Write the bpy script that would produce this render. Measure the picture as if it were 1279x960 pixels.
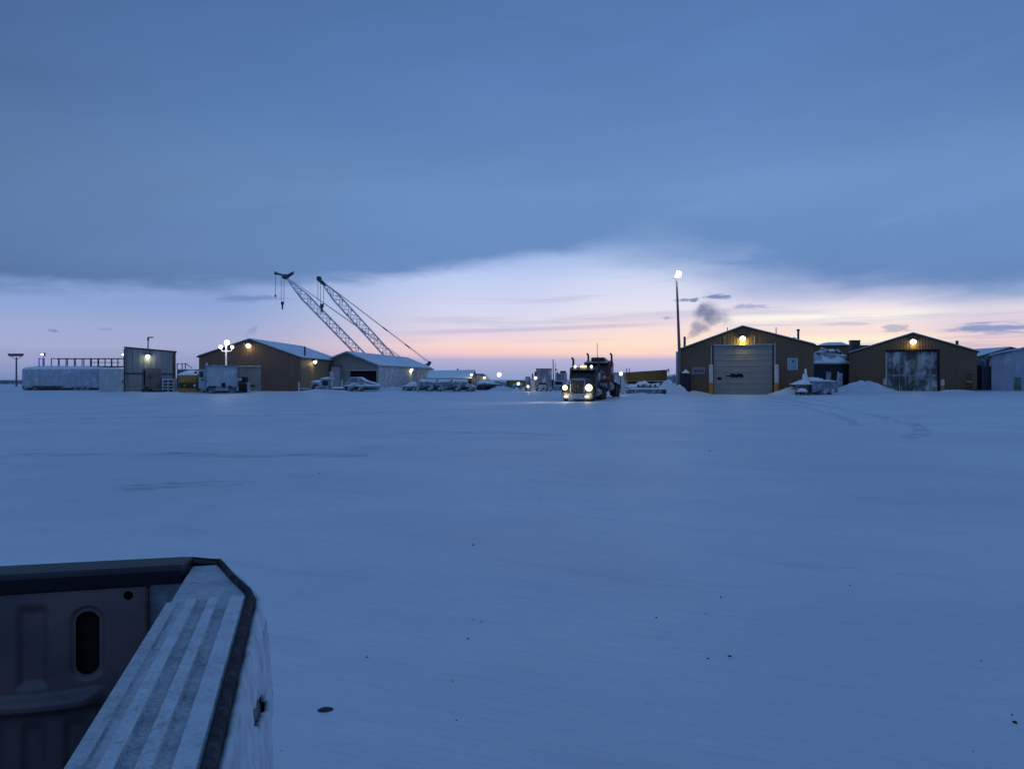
import bpy, bmesh, math, random
from mathutils import Vector, Matrix, noise, Euler
random.seed(7)
sc = bpy.context.scene
for o in list(bpy.data.objects): bpy.data.objects.remove(o)
R = math.radians
F = 966.0; HY = 474.0; H = 1.62       # focal length in px of the 1279 px photo, horizon row, eye height

# ------------------------------------------------------------------ camera
cam = bpy.data.objects.new('camera', bpy.data.cameras.new('camera'))
sc.collection.objects.link(cam)
cam.location = (0, 0, H); cam.rotation_euler = (R(90), 0, 0)
cam.data.sensor_width = 36; cam.data.lens = 36 * F / 1279
cam.data.shift_y = -(480 - HY) / 1279
cam.data.clip_start = 0.05; cam.data.clip_end = 20000
sc.camera = cam
sc.view_settings.view_transform = 'Standard'; sc.view_settings.look = 'None'
sc.view_settings.exposure = 0; sc.view_settings.gamma = 1
sc.render.engine = 'CYCLES'
sc.cycles.use_denoising = True
sc.cycles.max_bounces = 5; sc.cycles.diffuse_bounces = 3; sc.cycles.volume_bounces = 1
sc.cycles.sample_clamp_indirect = 4

def lin(c):
    return tuple(((v/255)/12.92 if v/255 <= .04045 else ((v/255+.055)/1.055)**2.4) for v in c)

# ------------------------------------------------------------------ node helper
class NT:
    def __init__(s, tree): s.t = tree; s.n = tree.nodes; s.l = tree.links
    def new(s, k, **kw):
        n = s.n.new(k)
        for a, b in kw.items(): setattr(n, a, b)
        return n
    def put(s, sock, v):
        if isinstance(v, bpy.types.NodeSocket): s.l.new(v, sock)
        elif v is not None:
            if isinstance(v, (tuple, list)) and len(v) == 3 and sock.type == 'RGBA': v = (*v, 1)
            sock.default_value = v
    def m(s, op, a, b=None, c=None, clamp=False):
        n = s.new('ShaderNodeMath', operation=op); n.use_clamp = clamp
        for i, v in enumerate((a, b, c)):
            if v is not None: s.put(n.inputs[i], v)
        return n.outputs[0]
    def mix(s, f, a, b, mode='MIX'):
        n = s.new('ShaderNodeMix', data_type='RGBA', blend_type=mode)
        s.put(n.inputs[0], f); s.put(n.inputs[6], a); s.put(n.inputs[7], b)
        return n.outputs[2]
    def ramp(s, f, stops, interp='LINEAR'):
        n = s.new('ShaderNodeValToRGB'); cr = n.color_ramp; cr.interpolation = interp
        stops = sorted(stops, key=lambda q: q[0])
        while len(cr.elements) < len(stops): cr.elements.new(0.5)
        for e, (p, c) in zip(cr.elements, stops):
            e.position = p; e.color = (*c, 1) if isinstance(c, tuple) else (c, c, c, 1)
        s.put(n.inputs[0], f); return n.outputs[0]
    def ss(s, v, a, b):
        n = s.new('ShaderNodeMapRange', interpolation_type='SMOOTHSTEP')
        for i, q in enumerate((v, a, b, 0.0, 1.0)): s.put(n.inputs[i], q)
        return n.outputs[0]
    def noise(s, vec, scale, detail=3, rough=.5, dist=0):
        n = s.new('ShaderNodeTexNoise'); s.put(n.inputs['Vector'], vec)
        n.inputs['Scale'].default_value = scale; n.inputs['Detail'].default_value = detail
        n.inputs['Roughness'].default_value = rough; n.inputs['Distortion'].default_value = dist
        return n.outputs['Fac']
    def vec(s, x, y, z):
        n = s.new('ShaderNodeCombineXYZ')
        for i, v in enumerate((x, y, z)): s.put(n.inputs[i], v)
        return n.outputs[0]
    def vscale(s, v, sx, sy, sz):
        n = s.new('ShaderNodeVectorMath', operation='MULTIPLY'); s.put(n.inputs[0], v); n.inputs[1].default_value = (sx, sy, sz)
        return n.outputs[0]

# ------------------------------------------------------------------ world: dusk sky under a cloud deck
world = bpy.data.worlds.new('World'); sc.world = world; world.use_nodes = True
w = NT(world.node_tree); w.n.clear()
tc = w.new('ShaderNodeTexCoord'); sx = w.new('ShaderNodeSeparateXYZ'); w.l.new(tc.outputs['Generated'], sx.inputs[0])
X, Y, Z = sx.outputs
hyp = w.m('SQRT', w.m('ADD', w.m('MULTIPLY', X, X), w.m('ADD', w.m('MULTIPLY', Y, Y), 1e-5)))
el = w.m('DIVIDE', Z, hyp)                                   # tangent of elevation
az = w.m('ARCTAN2', X, Y)                                    # 0 = towards the glow, positive right
AZ = lambda px: math.atan((px - 640) / F)
def EL(py, px=640): return (HY - py) / F * math.cos(AZ(px))
A0, A1 = -1.0, 1.0
azn = w.m('DIVIDE', w.m('SUBTRACT', az, A0), A1 - A0, clamp=True)
an = lambda px: (AZ(px) - A0) / (A1 - A0)
EM = 0.24
eln = w.m('DIVIDE', el, EM, clamp=True)
en = lambda py, px=640: max(0, min(1, EL(py, px) / EM))
def col(stops, px):
    return w.ramp(eln, [(en(py, px), lin(c)) for py, c in stops])
left = col([(474, (120,138,184)), (455, (146,156,198)), (430, (164,170,208)), (405, (158,170,212)), (375, (140,164,212)), (340, (132,160,210)), (280, (120,150,200))], 60)
cen = col([(474, (140,156,200)), (462, (158,166,207)), (449, (180,176,212)), (446, (214,188,208)), (440, (246,206,204)), (430, (250,216,212)), (418, (232,212,224)), (408, (222,214,232)), (385, (212,215,241)), (350, (192,205,243)), (320, (164,188,234)), (280, (140,170,220))], 640)
cenr = col([(474, (154,160,202)), (462, (166,168,208)), (449, (186,179,212)), (446, (222,196,212)), (441, (252,216,200)), (428, (255,226,205)), (410, (246,222,220)), (385, (230,226,240)), (350, (208,216,243)), (320, (168,190,232)), (280, (150,178,222))], 800)
rig = col([(474, (200,185,200)), (445, (248,226,198)), (426, (255,244,214)), (415, (250,224,216)), (405, (244,226,224)), (395, (255,248,238)), (384, (236,226,236)), (370, (206,208,234)), (340, (176,192,230)), (280, (150,178,222))], 1040)
rig2 = col([(474, (190,180,205)), (440, (235,200,200)), (425, (250,214,206)), (408, (220,205,222)), (385, (222,212,226)), (370, (180,192,222)), (340, (140,168,210)), (280, (130,160,210))], 1240)
c = w.mix(w.ss(azn, an(250), an(600)), left, cen)
c = w.mix(w.ss(azn, an(620), an(800)), c, cenr)
c = w.mix(w.ss(azn, an(840), an(960)), c, rig)
c = w.mix(w.ss(azn, an(1100), an(1240)), c, rig2)
# away from the glow: plain dusk blue near the horizon
c = w.mix(w.ss(w.m('ABSOLUTE', az), .75, 1.7), c, lin((124,150,192)))
# thin mauve streaks
sv = w.vec(w.m('MULTIPLY', az, 3.5), w.m('MULTIPLY', el, 62.0), 3.3)
st = w.noise(sv, 1.0, 4, .55, .3)
stm = w.m('MULTIPLY', w.ss(st, .52, .68), w.m('MULTIPLY', w.ss(el, .02, .045), w.ss(az, -.25, 0.0)))
c = w.mix(w.m('MULTIPLY', stm, .42), c, lin((176,178,214)))
# narrow stripe between the pylons of light (photo rows 405-416)
ln = w.m('SUBTRACT', el, w.m('ADD', w.m('MULTIPLY', az, .035), EL(412) + .0))
ln = w.m('ABSOLUTE', w.m('ADD', ln, w.m('MULTIPLY', w.m('SUBTRACT', st, .5), .006)))
lm = w.m('MULTIPLY', w.ss(ln, .0045, .001), w.m('MULTIPLY', w.ss(az, -.2, -.05), w.ss(az, .26, .12)))
c = w.mix(w.m('MULTIPLY', lm, .5), c, lin((178,176,212)))
# cloud bank low on the right
def blob(px, py, rx, ry, seed, hard=.12):
    dx = w.m('DIVIDE', w.m('SUBTRACT', az, AZ(px)), rx / F)
    dy = w.m('DIVIDE', w.m('SUBTRACT', el, EL(py, px)), ry / F)
    d = w.m('SQRT', w.m('ADD', w.m('MULTIPLY', dx, dx), w.m('MULTIPLY', dy, dy)))
    nn = w.noise(w.vec(w.m('MULTIPLY', az, 850/max(rx,9)), w.m('MULTIPLY', el, 800/max(ry,5)), seed), 1, 6, .62, .4)
    d = w.m('ADD', d, w.m('MULTIPLY', w.m('SUBTRACT', nn, .5), 3.4))
    return w.ss(d, 1.0, 1.0 - hard * 6)
for px, py, rx, ry, cc, sd, k in ((862,374,13,3.4,(122,138,184),1,.95),(891,371,18,3.6,(120,138,186),2,.95),(1255,409,62,7,(138,152,196),3,.95),
        (1120,409,18,6,(150,158,190),4,.6),(70,413,12,2.2,(118,132,176),5,.9),(300,372,50,6,(104,132,184),6,.7),(930,383,24,4,(150,160,200),7,.7),
        (1000,322,110,10,(108,140,192),8,.6),(135,411,10,2,(140,150,192),9,.6),(833,397,8,2.4,(170,172,208),10,.8),(1065,404,40,3,(205,196,214),11,.8),(1225,432,36,4,(205,186,205),12,.6)):
    c = w.mix(w.m('MULTIPLY', blob(px, py, rx, ry, sd * 3.7), k), c, lin(cc))
# the deck
edge = w.ramp(azn, [(an(px), (HY - y) / F * math.cos(AZ(px)) * 3) for px, y in ((-300,352),(0,357),(330,357),(480,344),(640,324),(760,312),(860,336),(960,366),(1279,368),(1500,360))], 'B_SPLINE')
edge = w.m('DIVIDE', edge, 3.0)
n1 = w.noise(w.vec(w.m('MULTIPLY', az, 4.2), w.m('MULTIPLY', el, 20), 11.0), 1, 6, .55, .2)
n2 = w.noise(w.vec(w.m('MULTIPLY', w.m('ADD', az, w.m('MULTIPLY', el, -2.5)), 4.0), w.m('MULTIPLY', el, 14), 5.0), 1, 5, .55, .4)
n1b = w.noise(w.vec(w.m('MULTIPLY', az, 13), w.m('MULTIPLY', el, 60), 4.0), 1, 6, .6, .3)
dd = w.m('ADD', w.m('SUBTRACT', el, edge), w.m('ADD', w.m('MULTIPLY', w.m('SUBTRACT', n1, .5), .045), w.m('MULTIPLY', w.m('SUBTRACT', n1b, .5), .028)))
wid = w.m('ADD', .011, w.m('MULTIPLY', w.m('MULTIPLY', w.ss(az, .05, .2), w.m('ADD', .35, w.ss(az, .42, .3))), .022))
mask = w.ss(dd, w.m('MULTIPLY', wid, -1.0), w.m('MULTIPLY', wid, 1.6))
deck = w.ramp(w.m('DIVIDE', el, .6, clamp=True), [(EL(368)/.6, lin((104,137,188))), (EL(335)/.6, lin((107,142,194))), (EL(290)/.6, lin((107,143,195))), (EL(240)/.6, lin((107,143,194))), (EL(160)/.6, lin((94,131,185))), (EL(80)/.6, lin((88,125,180))), (EL(0)/.6, lin((83,119,173))), (1.0, lin((88,126,176)))])
# lateral shading: darker on the left, lighter towards the glow
latl = w.ramp(azn, [(0, 1.05), (an(-400), .95), (an(0), .73), (an(300), .86), (an(640), .99), (an(900), 1.03), (an(1279), .97), (1, 1.05)])
deck = w.mix(1.0, deck, w.mix(1.0, latl, lin((255,255,255)), 'MULTIPLY'), 'MULTIPLY')
n3 = w.m('ADD', w.m('MULTIPLY', w.m('SUBTRACT', n2, .5), .16), 1.0)
n4 = w.noise(w.vec(w.m('MULTIPLY', az, 2.0), w.m('MULTIPLY', el, 6.5), 23.0), 1, 3, .5)
n3 = w.m('ADD', n3, w.m('MULTIPLY', w.m('SUBTRACT', n4, .5), .24))
n3c = w.new('ShaderNodeCombineColor'); [w.put(n3c.inputs[i], n3) for i in range(3)]
deck = w.mix(1.0, deck, n3c.outputs[0], 'MULTIPLY')
# pale wisps hanging under the deck on the right
wm = w.m('MULTIPLY', w.ss(n2, .50, .68), w.m('MULTIPLY', w.m('MULTIPLY', w.ss(el, .10, .13), w.ss(el, .24, .18)), w.m('MULTIPLY', w.ss(az, .02, .12), w.ss(az, .52, .4))))
deck = w.mix(w.m('MULTIPLY', wm, .5), deck, lin((150,168,216)))
c = w.mix(mask, c, deck)
bg = w.new('ShaderNodeBackground'); w.put(bg.inputs[0], c); bg.inputs[1].default_value = 1.0
ow = w.new('ShaderNodeOutputWorld'); w.l.new(bg.outputs[0], ow.inputs[0])

# ------------------------------------------------------------------ helpers: objects
def link(o): sc.collection.objects.link(o); return o
def thing(name, label, cat, loc=(0,0,0), rotz=0, group=None, rotx=0, kind=None):
    o = link(bpy.data.objects.new(name, None)); o.empty_display_size = .3
    o.location = loc; o.rotation_euler = (rotx, 0, rotz); o['label'] = label; o['category'] = cat
    if group: o['group'] = group
    if kind: o['kind'] = kind
    return o
class MB:
    def __init__(s): s.v = []; s.f = []; s.a = []
    def add(s, vs, fs):
        b = len(s.v); s.v += [tuple(v) for v in vs]; s.f += [tuple(b + i for i in f) for f in fs]; return s
    def box(s, x0, x1, y0, y1, z0, z1, M=None):
        if x0 > x1: x0, x1 = x1, x0
        if y0 > y1: y0, y1 = y1, y0
        if z0 > z1: z0, z1 = z1, z0
        vs = [(x, y, z) for z in (z0, z1) for y in (y0, y1) for x in (x0, x1)]
        if M: vs = [M @ Vector(v) for v in vs]
        return s.add(vs, [(0,2,3,1),(4,5,7,6),(0,1,5,4),(2,6,7,3),(0,4,6,2),(1,3,7,5)])
    def prism(s, poly, y0, y1, axis='y'):
        """poly in (x,z), extruded along y (axis y) ; axis 'x': poly in (y,z) extruded along x ; 'z': poly (x,y)"""
        n = len(poly)
        ar = sum(poly[i][0]*poly[(i+1)%n][1]-poly[(i+1)%n][0]*poly[i][1] for i in range(n))
        if ar < 0: poly = poly[::-1]
        f = {'y': lambda p, t: (p[0], t, p[1]), 'x': lambda p, t: (t, p[0], p[1]), 'z': lambda p, t: (p[0], p[1], t)}[axis]
        vs = [f(p, y0) for p in poly] + [f(p, y1) for p in poly]
        fs = [tuple(range(n)), tuple(range(2*n-1, n-1, -1))] + [(i, i+n, (i+1)%n+n, (i+1)%n) for i in range(n)]
        if axis != 'y': fs = [q[::-1] for q in fs]
        return s.add(vs, fs)
    def tube(s, a, b, r, r2=None, n=8):
        a, b = Vector(a), Vector(b); d = (b - a)
        if d.length < 1e-6: return s
        d.normalize(); u = d.orthogonal().normalized(); v = d.cross(u); r2 = r if r2 is None else r2
        vs = [a + (u*math.cos(2*math.pi*i/n) + v*math.sin(2*math.pi*i/n))*r for i in range(n)] + \
             [b + (u*math.cos(2*math.pi*i/n) + v*math.sin(2*math.pi*i/n))*r2 for i in range(n)]
        return s.add(vs, [(i, (i+1)%n, (i+1)%n+n, i+n) for i in range(n)] + [tuple(range(n-1, -1, -1)), tuple(range(n, 2*n))])
    def path(s, pts, r, n=8):
        for a, b in zip(pts, pts[1:]): s.tube(a, b, r, n=n)
        return s
    def lathe(s, prof, c=(0,0,0), ax='z', n=24, sx=1):
        """prof: (radius, height) list"""
        vs = []
        for r, h in prof:
            for i in range(n):
                a = 2*math.pi*i/n; p = (r*math.cos(a), r*math.sin(a), h)
                if ax == 'x': p = (p[2], p[0], p[1])
                if ax == 'y': p = (p[0], p[2], p[1])
                vs.append((c[0]+p[0]*sx, c[1]+p[1], c[2]+p[2]))
        m = len(prof); fs = [(j*n+i, j*n+(i+1)%n, (j+1)*n+(i+1)%n, (j+1)*n+i) for j in range(m-1) for i in range(n)]
        fs += [tuple(range(n-1, -1, -1)), tuple(range((m-1)*n, m*n))]
        return s.add(vs, fs)
    def ball(s, c, r, n=12, m=8, sz=1):
        prof = [(max(.001, r*math.sin(math.pi*j/m)), -r*sz*math.cos(math.pi*j/m)) for j in range(m+1)]
        return s.lathe(prof, c, n=n)
    def build(s, name, mat, parent=None, smooth=False, bevel=0, sub=0):
        me = bpy.data.meshes.new(name); me.from_pydata(s.v, [], s.f)
        bm = bmesh.new(); bm.from_mesh(me); bmesh.ops.recalc_face_normals(bm, faces=bm.faces); bm.to_mesh(me); bm.free()
        me.materials.append(mat); o = link(bpy.data.objects.new(name, me))
        if parent: o.parent = parent
        if smooth:
            for p in me.polygons: p.use_smooth = True
        if bevel:
            b = o.modifiers.new('bevel', 'BEVEL'); b.width = bevel; b.segments = 2; b.limit_method = 'ANGLE'; b.harden_normals = False
        if sub:
            q = o.modifiers.new('sub', 'SUBSURF'); q.levels = q.render_levels = sub
        return o
def tag(o, label, cat=None, group=None, kind=None):
    if label: o['label'] = label
    if cat: o['category'] = cat
    if group: o['group'] = group
    if kind: o['kind'] = kind
    return o
def nz(x, y, z=0, s=1.0): return noise.noise(Vector((x*s, y*s, z*s)))

# ------------------------------------------------------------------ materials
SNOW = (.80, .82, .86)
def material(name):
    m = bpy.data.materials.new(name); m.use_nodes = True; t = NT(m.node_tree); t.n.clear()
    b = t.new('ShaderNodeBsdfPrincipled'); o = t.new('ShaderNodeOutputMaterial'); t.l.new(b.outputs[0], o.inputs[0])
    return m, t, b
def rough_mat(name, c1, c2=None, rough=.6, scale=3.0, metal=0, top=0.0, rime=0.0, ribs=None, bump=.1, rimescale=2.0, streak=False, spec=.4):
    """base colour with blotches; top: how completely snow lies on upward faces; rime: frost on the sides; ribs: (axis, pitch) siding"""
    m, t, b = material(name)
    tc = t.new('ShaderNodeTexCoord').outputs['Object']; c2 = c2 or tuple(v*.7 for v in c1)
    vv = t.vscale(tc, 1, 1, .25) if streak else tc
    n = t.noise(vv, scale, 5, .6)
    c = t.mix(t.ss(n, .35, .68), c1, c2)
    hgt = t.m('MULTIPLY', t.noise(tc, scale*8, 3), .4)
    if ribs:
        s = t.new('ShaderNodeSeparateXYZ'); t.l.new(tc, s.inputs[0])
        q = t.m('FRACT', t.m('DIVIDE', s.outputs[ribs[0]], ribs[1]))
        tri = t.m('ABSOLUTE', t.m('SUBTRACT', q, .5))
        rib = t.ss(tri, .28, .40)
        hgt = t.m('ADD', hgt, t.m('MULTIPLY', rib, 3.0))
        c = t.mix(t.m('MULTIPLY', t.ss(tri, .38, .5), .12), c, tuple(v*.45 for v in c1))
    fac = None
    if rime:
        rn = t.noise(t.vscale(tc, 1, 1, .6), rimescale, 6, .65)
        fac = t.m('MULTIPLY', t.ss(rn, .62 - rime*.45, .86 - rime*.45), min(1, .35 + rime))
    if top:
        g = t.new('ShaderNodeSeparateXYZ'); t.l.new(t.new('ShaderNodeNewGeometry').outputs['Normal'], g.inputs[0])
        nn = t.noise(tc, 2.5, 4)
        tf = t.m('MULTIPLY', t.ss(t.m('ADD', g.outputs[2], t.m('MULTIPLY', t.m('SUBTRACT', nn, .5), .7)), .25, .6), top)
        fac = tf if fac is None else t.m('MAXIMUM', fac, tf)
    if fac is not None:
        c = t.mix(fac, c, SNOW)
        t.put(b.inputs['Roughness'], t.m('ADD', rough, t.m('MULTIPLY', fac, .85 - rough)))
        t.put(b.inputs['Metallic'], t.m('MULTIPLY', t.m('SUBTRACT', 1.0, fac), metal))
    else:
        b.inputs['Roughness'].default_value = rough; b.inputs['Metallic'].default_value = metal
    t.put(b.inputs['Base Color'], c)
    b.inputs['Specular IOR Level'].default_value = spec
    bp = t.new('ShaderNodeBump'); bp.inputs['Strength'].default_value = .6 if ribs else .4; bp.inputs['Distance'].default_value = bump if not ribs else .02
    t.put(bp.inputs['Height'], hgt); t.l.new(bp.outputs[0], b.inputs['Normal'])
    return m
def emit(name, colr, strength):
    m, t, b = material(name); b.inputs['Base Color'].default_value = (*colr, 1)
    b.inputs['Emission Color'].default_value = (*colr, 1); b.inputs['Emission Strength'].default_value = strength
    m.cycles.emission_sampling = 'NONE'
    return m
def snow_mat(name, near=False):
    m, t, b = material(name)
    tc = t.new('ShaderNodeTexCoord').outputs['Object']
    mp = t.new('ShaderNodeMapping'); mp.inputs['Rotation'].default_value = (0, 0, R(24)); t.l.new(tc, mp.inputs[0]); rt = mp.outputs[0]
    n1 = t.noise(tc, .22, 5, .6); n2 = t.noise(t.vscale(rt, .45, 1.8, 1), 1.2, 6, .62, .5); n3 = t.noise(tc, 22, 4, .7)
    n4 = t.noise(tc, 140, 2, .6); n5 = t.noise(t.vscale(rt, 1.2, 9, 1), 1.5, 5, .6, .6); n6 = t.noise(t.vscale(tc, .6, 1, 1), .05, 4, .6)
    c = t.mix(t.ss(n1, .35, .65), (.655,.69,.77), (.565,.60,.69))
    c = t.mix(t.m('MULTIPLY', t.ss(n2, .50, .74), .42), c, (.46,.50,.60))
    c = t.mix(t.m('MULTIPLY', t.ss(n5, .48, .72), .22), c, (.46,.50,.60))
    c = t.mix(t.m('MULTIPLY', t.ss(n3, .50, .72), .16), c, (.42,.46,.54))
    c = t.mix(t.m('MULTIPLY', t.ss(n6, .45, .65), .25), c, (.52,.56,.66))
    t.put(b.inputs['Base Color'], c)
    b.inputs['Roughness'].default_value = .50; b.inputs['Specular IOR Level'].default_value = .45
    h = t.m('ADD', t.m('MULTIPLY', n2, .045), t.m('ADD', t.m('MULTIPLY', n3, .010), t.m('ADD', t.m('MULTIPLY', n4, .0022), t.m('MULTIPLY', n5, .020))))
    bp = t.new('ShaderNodeBump'); bp.inputs['Strength'].default_value = .75; bp.inputs['Distance'].default_value = 1.0
    t.put(bp.inputs['Height'], h); t.l.new(bp.outputs[0], b.inputs['Normal'])
    return m
M = {}
M['pile'] = snow_mat('snow_bank')
M['snow'] = rough_mat('fresh_snow', SNOW, (.68,.72,.78), .85, 3, bump=.04, spec=.2)
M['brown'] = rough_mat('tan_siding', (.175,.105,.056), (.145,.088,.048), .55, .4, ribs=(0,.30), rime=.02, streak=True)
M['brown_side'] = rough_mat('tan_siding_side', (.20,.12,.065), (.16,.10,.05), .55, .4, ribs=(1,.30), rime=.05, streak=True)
M['trim'] = rough_mat('dark_trim', (.06,.05,.045), None, .5, 2)
M['trim_light'] = rough_mat('pale_trim', (.50,.50,.50), (.4,.4,.42), .5, 3, rime=.2)
M['door'] = rough_mat('steel_door_panels', (.30,.27,.235), (.26,.235,.21), .5, 1.0, ribs=(2,.62), rime=.06)
M['door_frost'] = rough_mat('frosted_dark_door', (.035,.05,.055), (.06,.07,.06), .5, 1.5, rime=.42, rimescale=.55)
M['frostwhite'] = rough_mat('frosted_white_paint', (.40,.43,.48), (.33,.37,.42), .6, .8, rime=.30, top=1, streak=True)
M['frostgrey'] = rough_mat('frosted_grey_paint', (.20,.23,.28), (.14,.16,.20), .6, .9, rime=.34, top=1, streak=True)
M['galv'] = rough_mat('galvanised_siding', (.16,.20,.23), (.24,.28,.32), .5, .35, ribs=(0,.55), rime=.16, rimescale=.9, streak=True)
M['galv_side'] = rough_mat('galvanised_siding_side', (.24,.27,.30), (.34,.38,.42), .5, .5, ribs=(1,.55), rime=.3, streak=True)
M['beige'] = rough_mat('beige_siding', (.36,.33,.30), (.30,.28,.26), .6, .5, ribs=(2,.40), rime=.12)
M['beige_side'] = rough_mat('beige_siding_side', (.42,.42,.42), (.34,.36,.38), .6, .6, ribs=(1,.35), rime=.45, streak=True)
M['roofsnow'] = rough_mat('roof_snow', (.74,.79,.86), (.56,.63,.72), .8, .5, bump=.05, streak=False)
M['dark'] = rough_mat('dark_steel', (.025,.027,.03), (.05,.05,.055), .5, 4, top=.5)
M['black'] = rough_mat('black_parts_and_shade', (.008,.008,.01), None, .9, 4)  # black for real parts, also for shade painted into openings
M['blackp'] = rough_mat('black_paint', (.015,.017,.02), (.03,.03,.035), .35, 4)
M['rubber'] = rough_mat('tyre_rubber', (.02,.02,.02), (.035,.035,.035), .85, 8)
M['rubber_snow'] = rough_mat('snow_caked_tyre', (.03,.03,.035), (.05,.05,.06), .85, 4, rime=.35, top=.9)
M['pole'] = rough_mat('pole_steel', (.10,.095,.12), (.16,.15,.18), .5, 2, rime=.05)
M['frostpole'] = rough_mat('rimed_pole', (.30,.32,.36), (.5,.52,.56), .6, 4, rime=.5, top=.8)
M['crane'] = rough_mat('crane_steel', (.17,.19,.23), (.50,.54,.60), .6, .9, rime=.6, rimescale=1.2, top=.85)
M['craned'] = rough_mat('crane_dark_steel', (.04,.045,.06), (.07,.08,.1), .6, 2, top=.3)
M['yellow'] = rough_mat('yellow_machine_paint', (.38,.22,.02), (.26,.15,.02), .5, 2, rime=.03)
M['ochre'] = rough_mat('ochre_paint', (.33,.18,.02), (.20,.12,.03), .5, .9, rime=.02, streak=True)
M['navy'] = rough_mat('navy_container', (.007,.010,.022), (.011,.015,.030), .5, 1.0, ribs=(0,.28), rime=.03)
M['orange'] = rough_mat('orange_band', (.55,.22,.03), (.42,.16,.03), .5, 4)
M['white'] = rough_mat('white_bollard_paint', (.62,.60,.58), (.45,.43,.42), .5, 5, rime=.1)
M['rust'] = rough_mat('rusty_steel', (.12,.045,.02), (.05,.025,.015), .8, 4, top=.4)
M['red'] = rough_mat('red_truck_paint', (.20,.012,.014), (.13,.010,.012), .3, 3)
M['green'] = rough_mat('dark_green_paint', (.03,.045,.03), (.04,.05,.035), .4, 2)
M['chrome'] = rough_mat('chrome', (.45,.47,.5), (.3,.3,.32), .22, 6, metal=1)
M['glass'] = rough_mat('dark_glass', (.012,.014,.018), (.02,.02,.025), .08, 5, spec=.6)
M['bluewin'] = rough_mat('frosted_window', (.28,.40,.52), (.20,.30,.40), .4, 3, rime=.15)
M['sign'] = rough_mat('faded_sign', (.30,.27,.30), (.22,.20,.24), .6, 5)
M['darkgrn'] = rough_mat('olive_shed', (.05,.06,.045), (.04,.05,.04), .6, 1, ribs=(0,.4), top=.8)
M['redt'] = rough_mat('dull_red_trailer', (.10,.05,.06), (.07,.06,.08), .6, 1, rime=.3, top=.9)

# ------------------------------------------------------------------ ground
def sstep(a, b, x):
    t = max(0, min(1, (x-a)/(b-a))); return t*t*(3-2*t)
def G(x, y):
    z = .36 * sstep(66, 92, y - abs(x)*.02)
    # apron in front of the open service door stays low
    k = sstep(9.5, 5.5, abs(x - 24.6)) * sstep(95, 84, y)
    z -= .34 * k * sstep(66, 92, y)
    z += .035*nz(x, y, 1, .11) + .06*nz(x, y*1.2, 3, .035) * sstep(4, 30, y)
    r = math.hypot(x, y)
    if r < 60: z += (.016*nz(x*.5, y*1.3, 5, .9) + .010*nz(x+y*.5, y*2.4-x, 7, 1.3)) * (1 - sstep(30, 60, r))
    z += .022*max(0, nz(x*.35+y*.12, y*.9-x*.25, 12, .9)) * sstep(2, 6, y) * (1 - sstep(22, 45, r))
    if y > 150 or abs(x) > 150: z += .5*nz(x, y, 9, .004)*sstep(150, 600, r)
    return z
def graded(a, b, n, k):
    return [a + (b-a)*t for t in [math.copysign(abs(u)**k, u) if a < 0 < b else u**k for u in ([-1+2*i/n for i in range(n+1)] if a < 0 < b else [i/n for i in range(n+1)])]] if not (a < 0 < b) else [math.copysign(b*abs(u)**k, u) for u in [-1+2*i/n for i in range(n+1)]]
xs = graded(-6000, 6000, 300, 4.6)
ys = [-6000, -2000, -500, -150, -60, -25, -12, -6, -3] + [.35*1.0*i*(1+i*.0052) for i in range(-6, 330)]
ys = sorted(set(round(v, 3) for v in ys)); last = ys[-1]
while last < 9000: last *= 1.12; ys.append(last)
g = MB(); nx = len(xs)
for y in ys:
    for x in xs: g.v.append((x, y, G(x, y)))
for j in range(len(ys)-1):
    for i in range(nx-1): g.f.append((j*nx+i, j*nx+i+1, (j+1)*nx+i+1, (j+1)*nx+i))
gm = snow_mat('snow_ground')
go = g.build('ground', gm, smooth=True); go['kind'] = 'structure'

def px2(px, py, z=0.0):
    D = (H - z) * F / (py - HY); return ((px-640)*D/F, D)
def ground_mark(name, label_mat, pts, wid, seed):
    """strip of scuffed snow along a path; pts in metres"""
    mb = MB(); P = [Vector((*p, 0)) for p in pts]
    Q = []
    for a, b in zip(P, P[1:]):
        k = max(1, int((b-a).length/.5)); Q += [a.lerp(b, i/k) for i in range(k)]
    Q.append(P[-1])
    for i, p in enumerate(Q):
        d = (Q[min(i+1, len(Q)-1)] - Q[max(i-1, 0)]); d.normalize(); s = Vector((-d.y, d.x, 0))
        ww = wid*(1+.25*nz(i*.3, seed, 0))
        for k in (-.5, 0, .5):
            q = p + s*ww*k; mb.v.append((q.x, q.y, G(q.x, q.y) + .010 + max(0, q.y-25)*.0006))
    for i in range(len(Q)-1):
        for k in (0, 1): mb.f.append((i*3+k, i*3+k+1, (i+1)*3+k+1, (i+1)*3+k))
    o = mb.build(name, label_mat, smooth=True); o['kind'] = 'structure'; return o
def mark_mat(name, colr, amount, scale, stretch=(1,1,1), lo=.48, hi=.62):
    m, t, b = material(name); tc = t.new('ShaderNodeTexCoord').outputs['Object']
    n = t.noise(t.vscale(tc, *stretch), scale, 5, .65)
    b.inputs['Base Color'].default_value = (*colr, 1); b.inputs['Roughness'].default_value = .9; b.inputs['Specular IOR Level'].default_value = .2
    t.put(b.inputs['Alpha'], t.m('MULTIPLY', t.ss(n, lo, hi), amount)); return m
mt = mark_mat('packed_snow', (.34,.38,.46), .34, 1.6, lo=.42, hi=.70)
ms = mark_mat('bare_gravel', (.15,.17,.22), .62, 1.7, (.6,3.5,1), .44, .78)
trk = [px2(*p) for p in ((962,497),(985,500.5),(1025,506),(1065,513),(1105,522),(1138,531),(1153,538),(1152,544),(1130,550))]
ground_mark('tyre_track', mt, trk, .50, 1)
ground_mark('tyre_track', mt, [(x-1.2, y+2.0) for x, y in trk[:7]], .45, 2)
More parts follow.
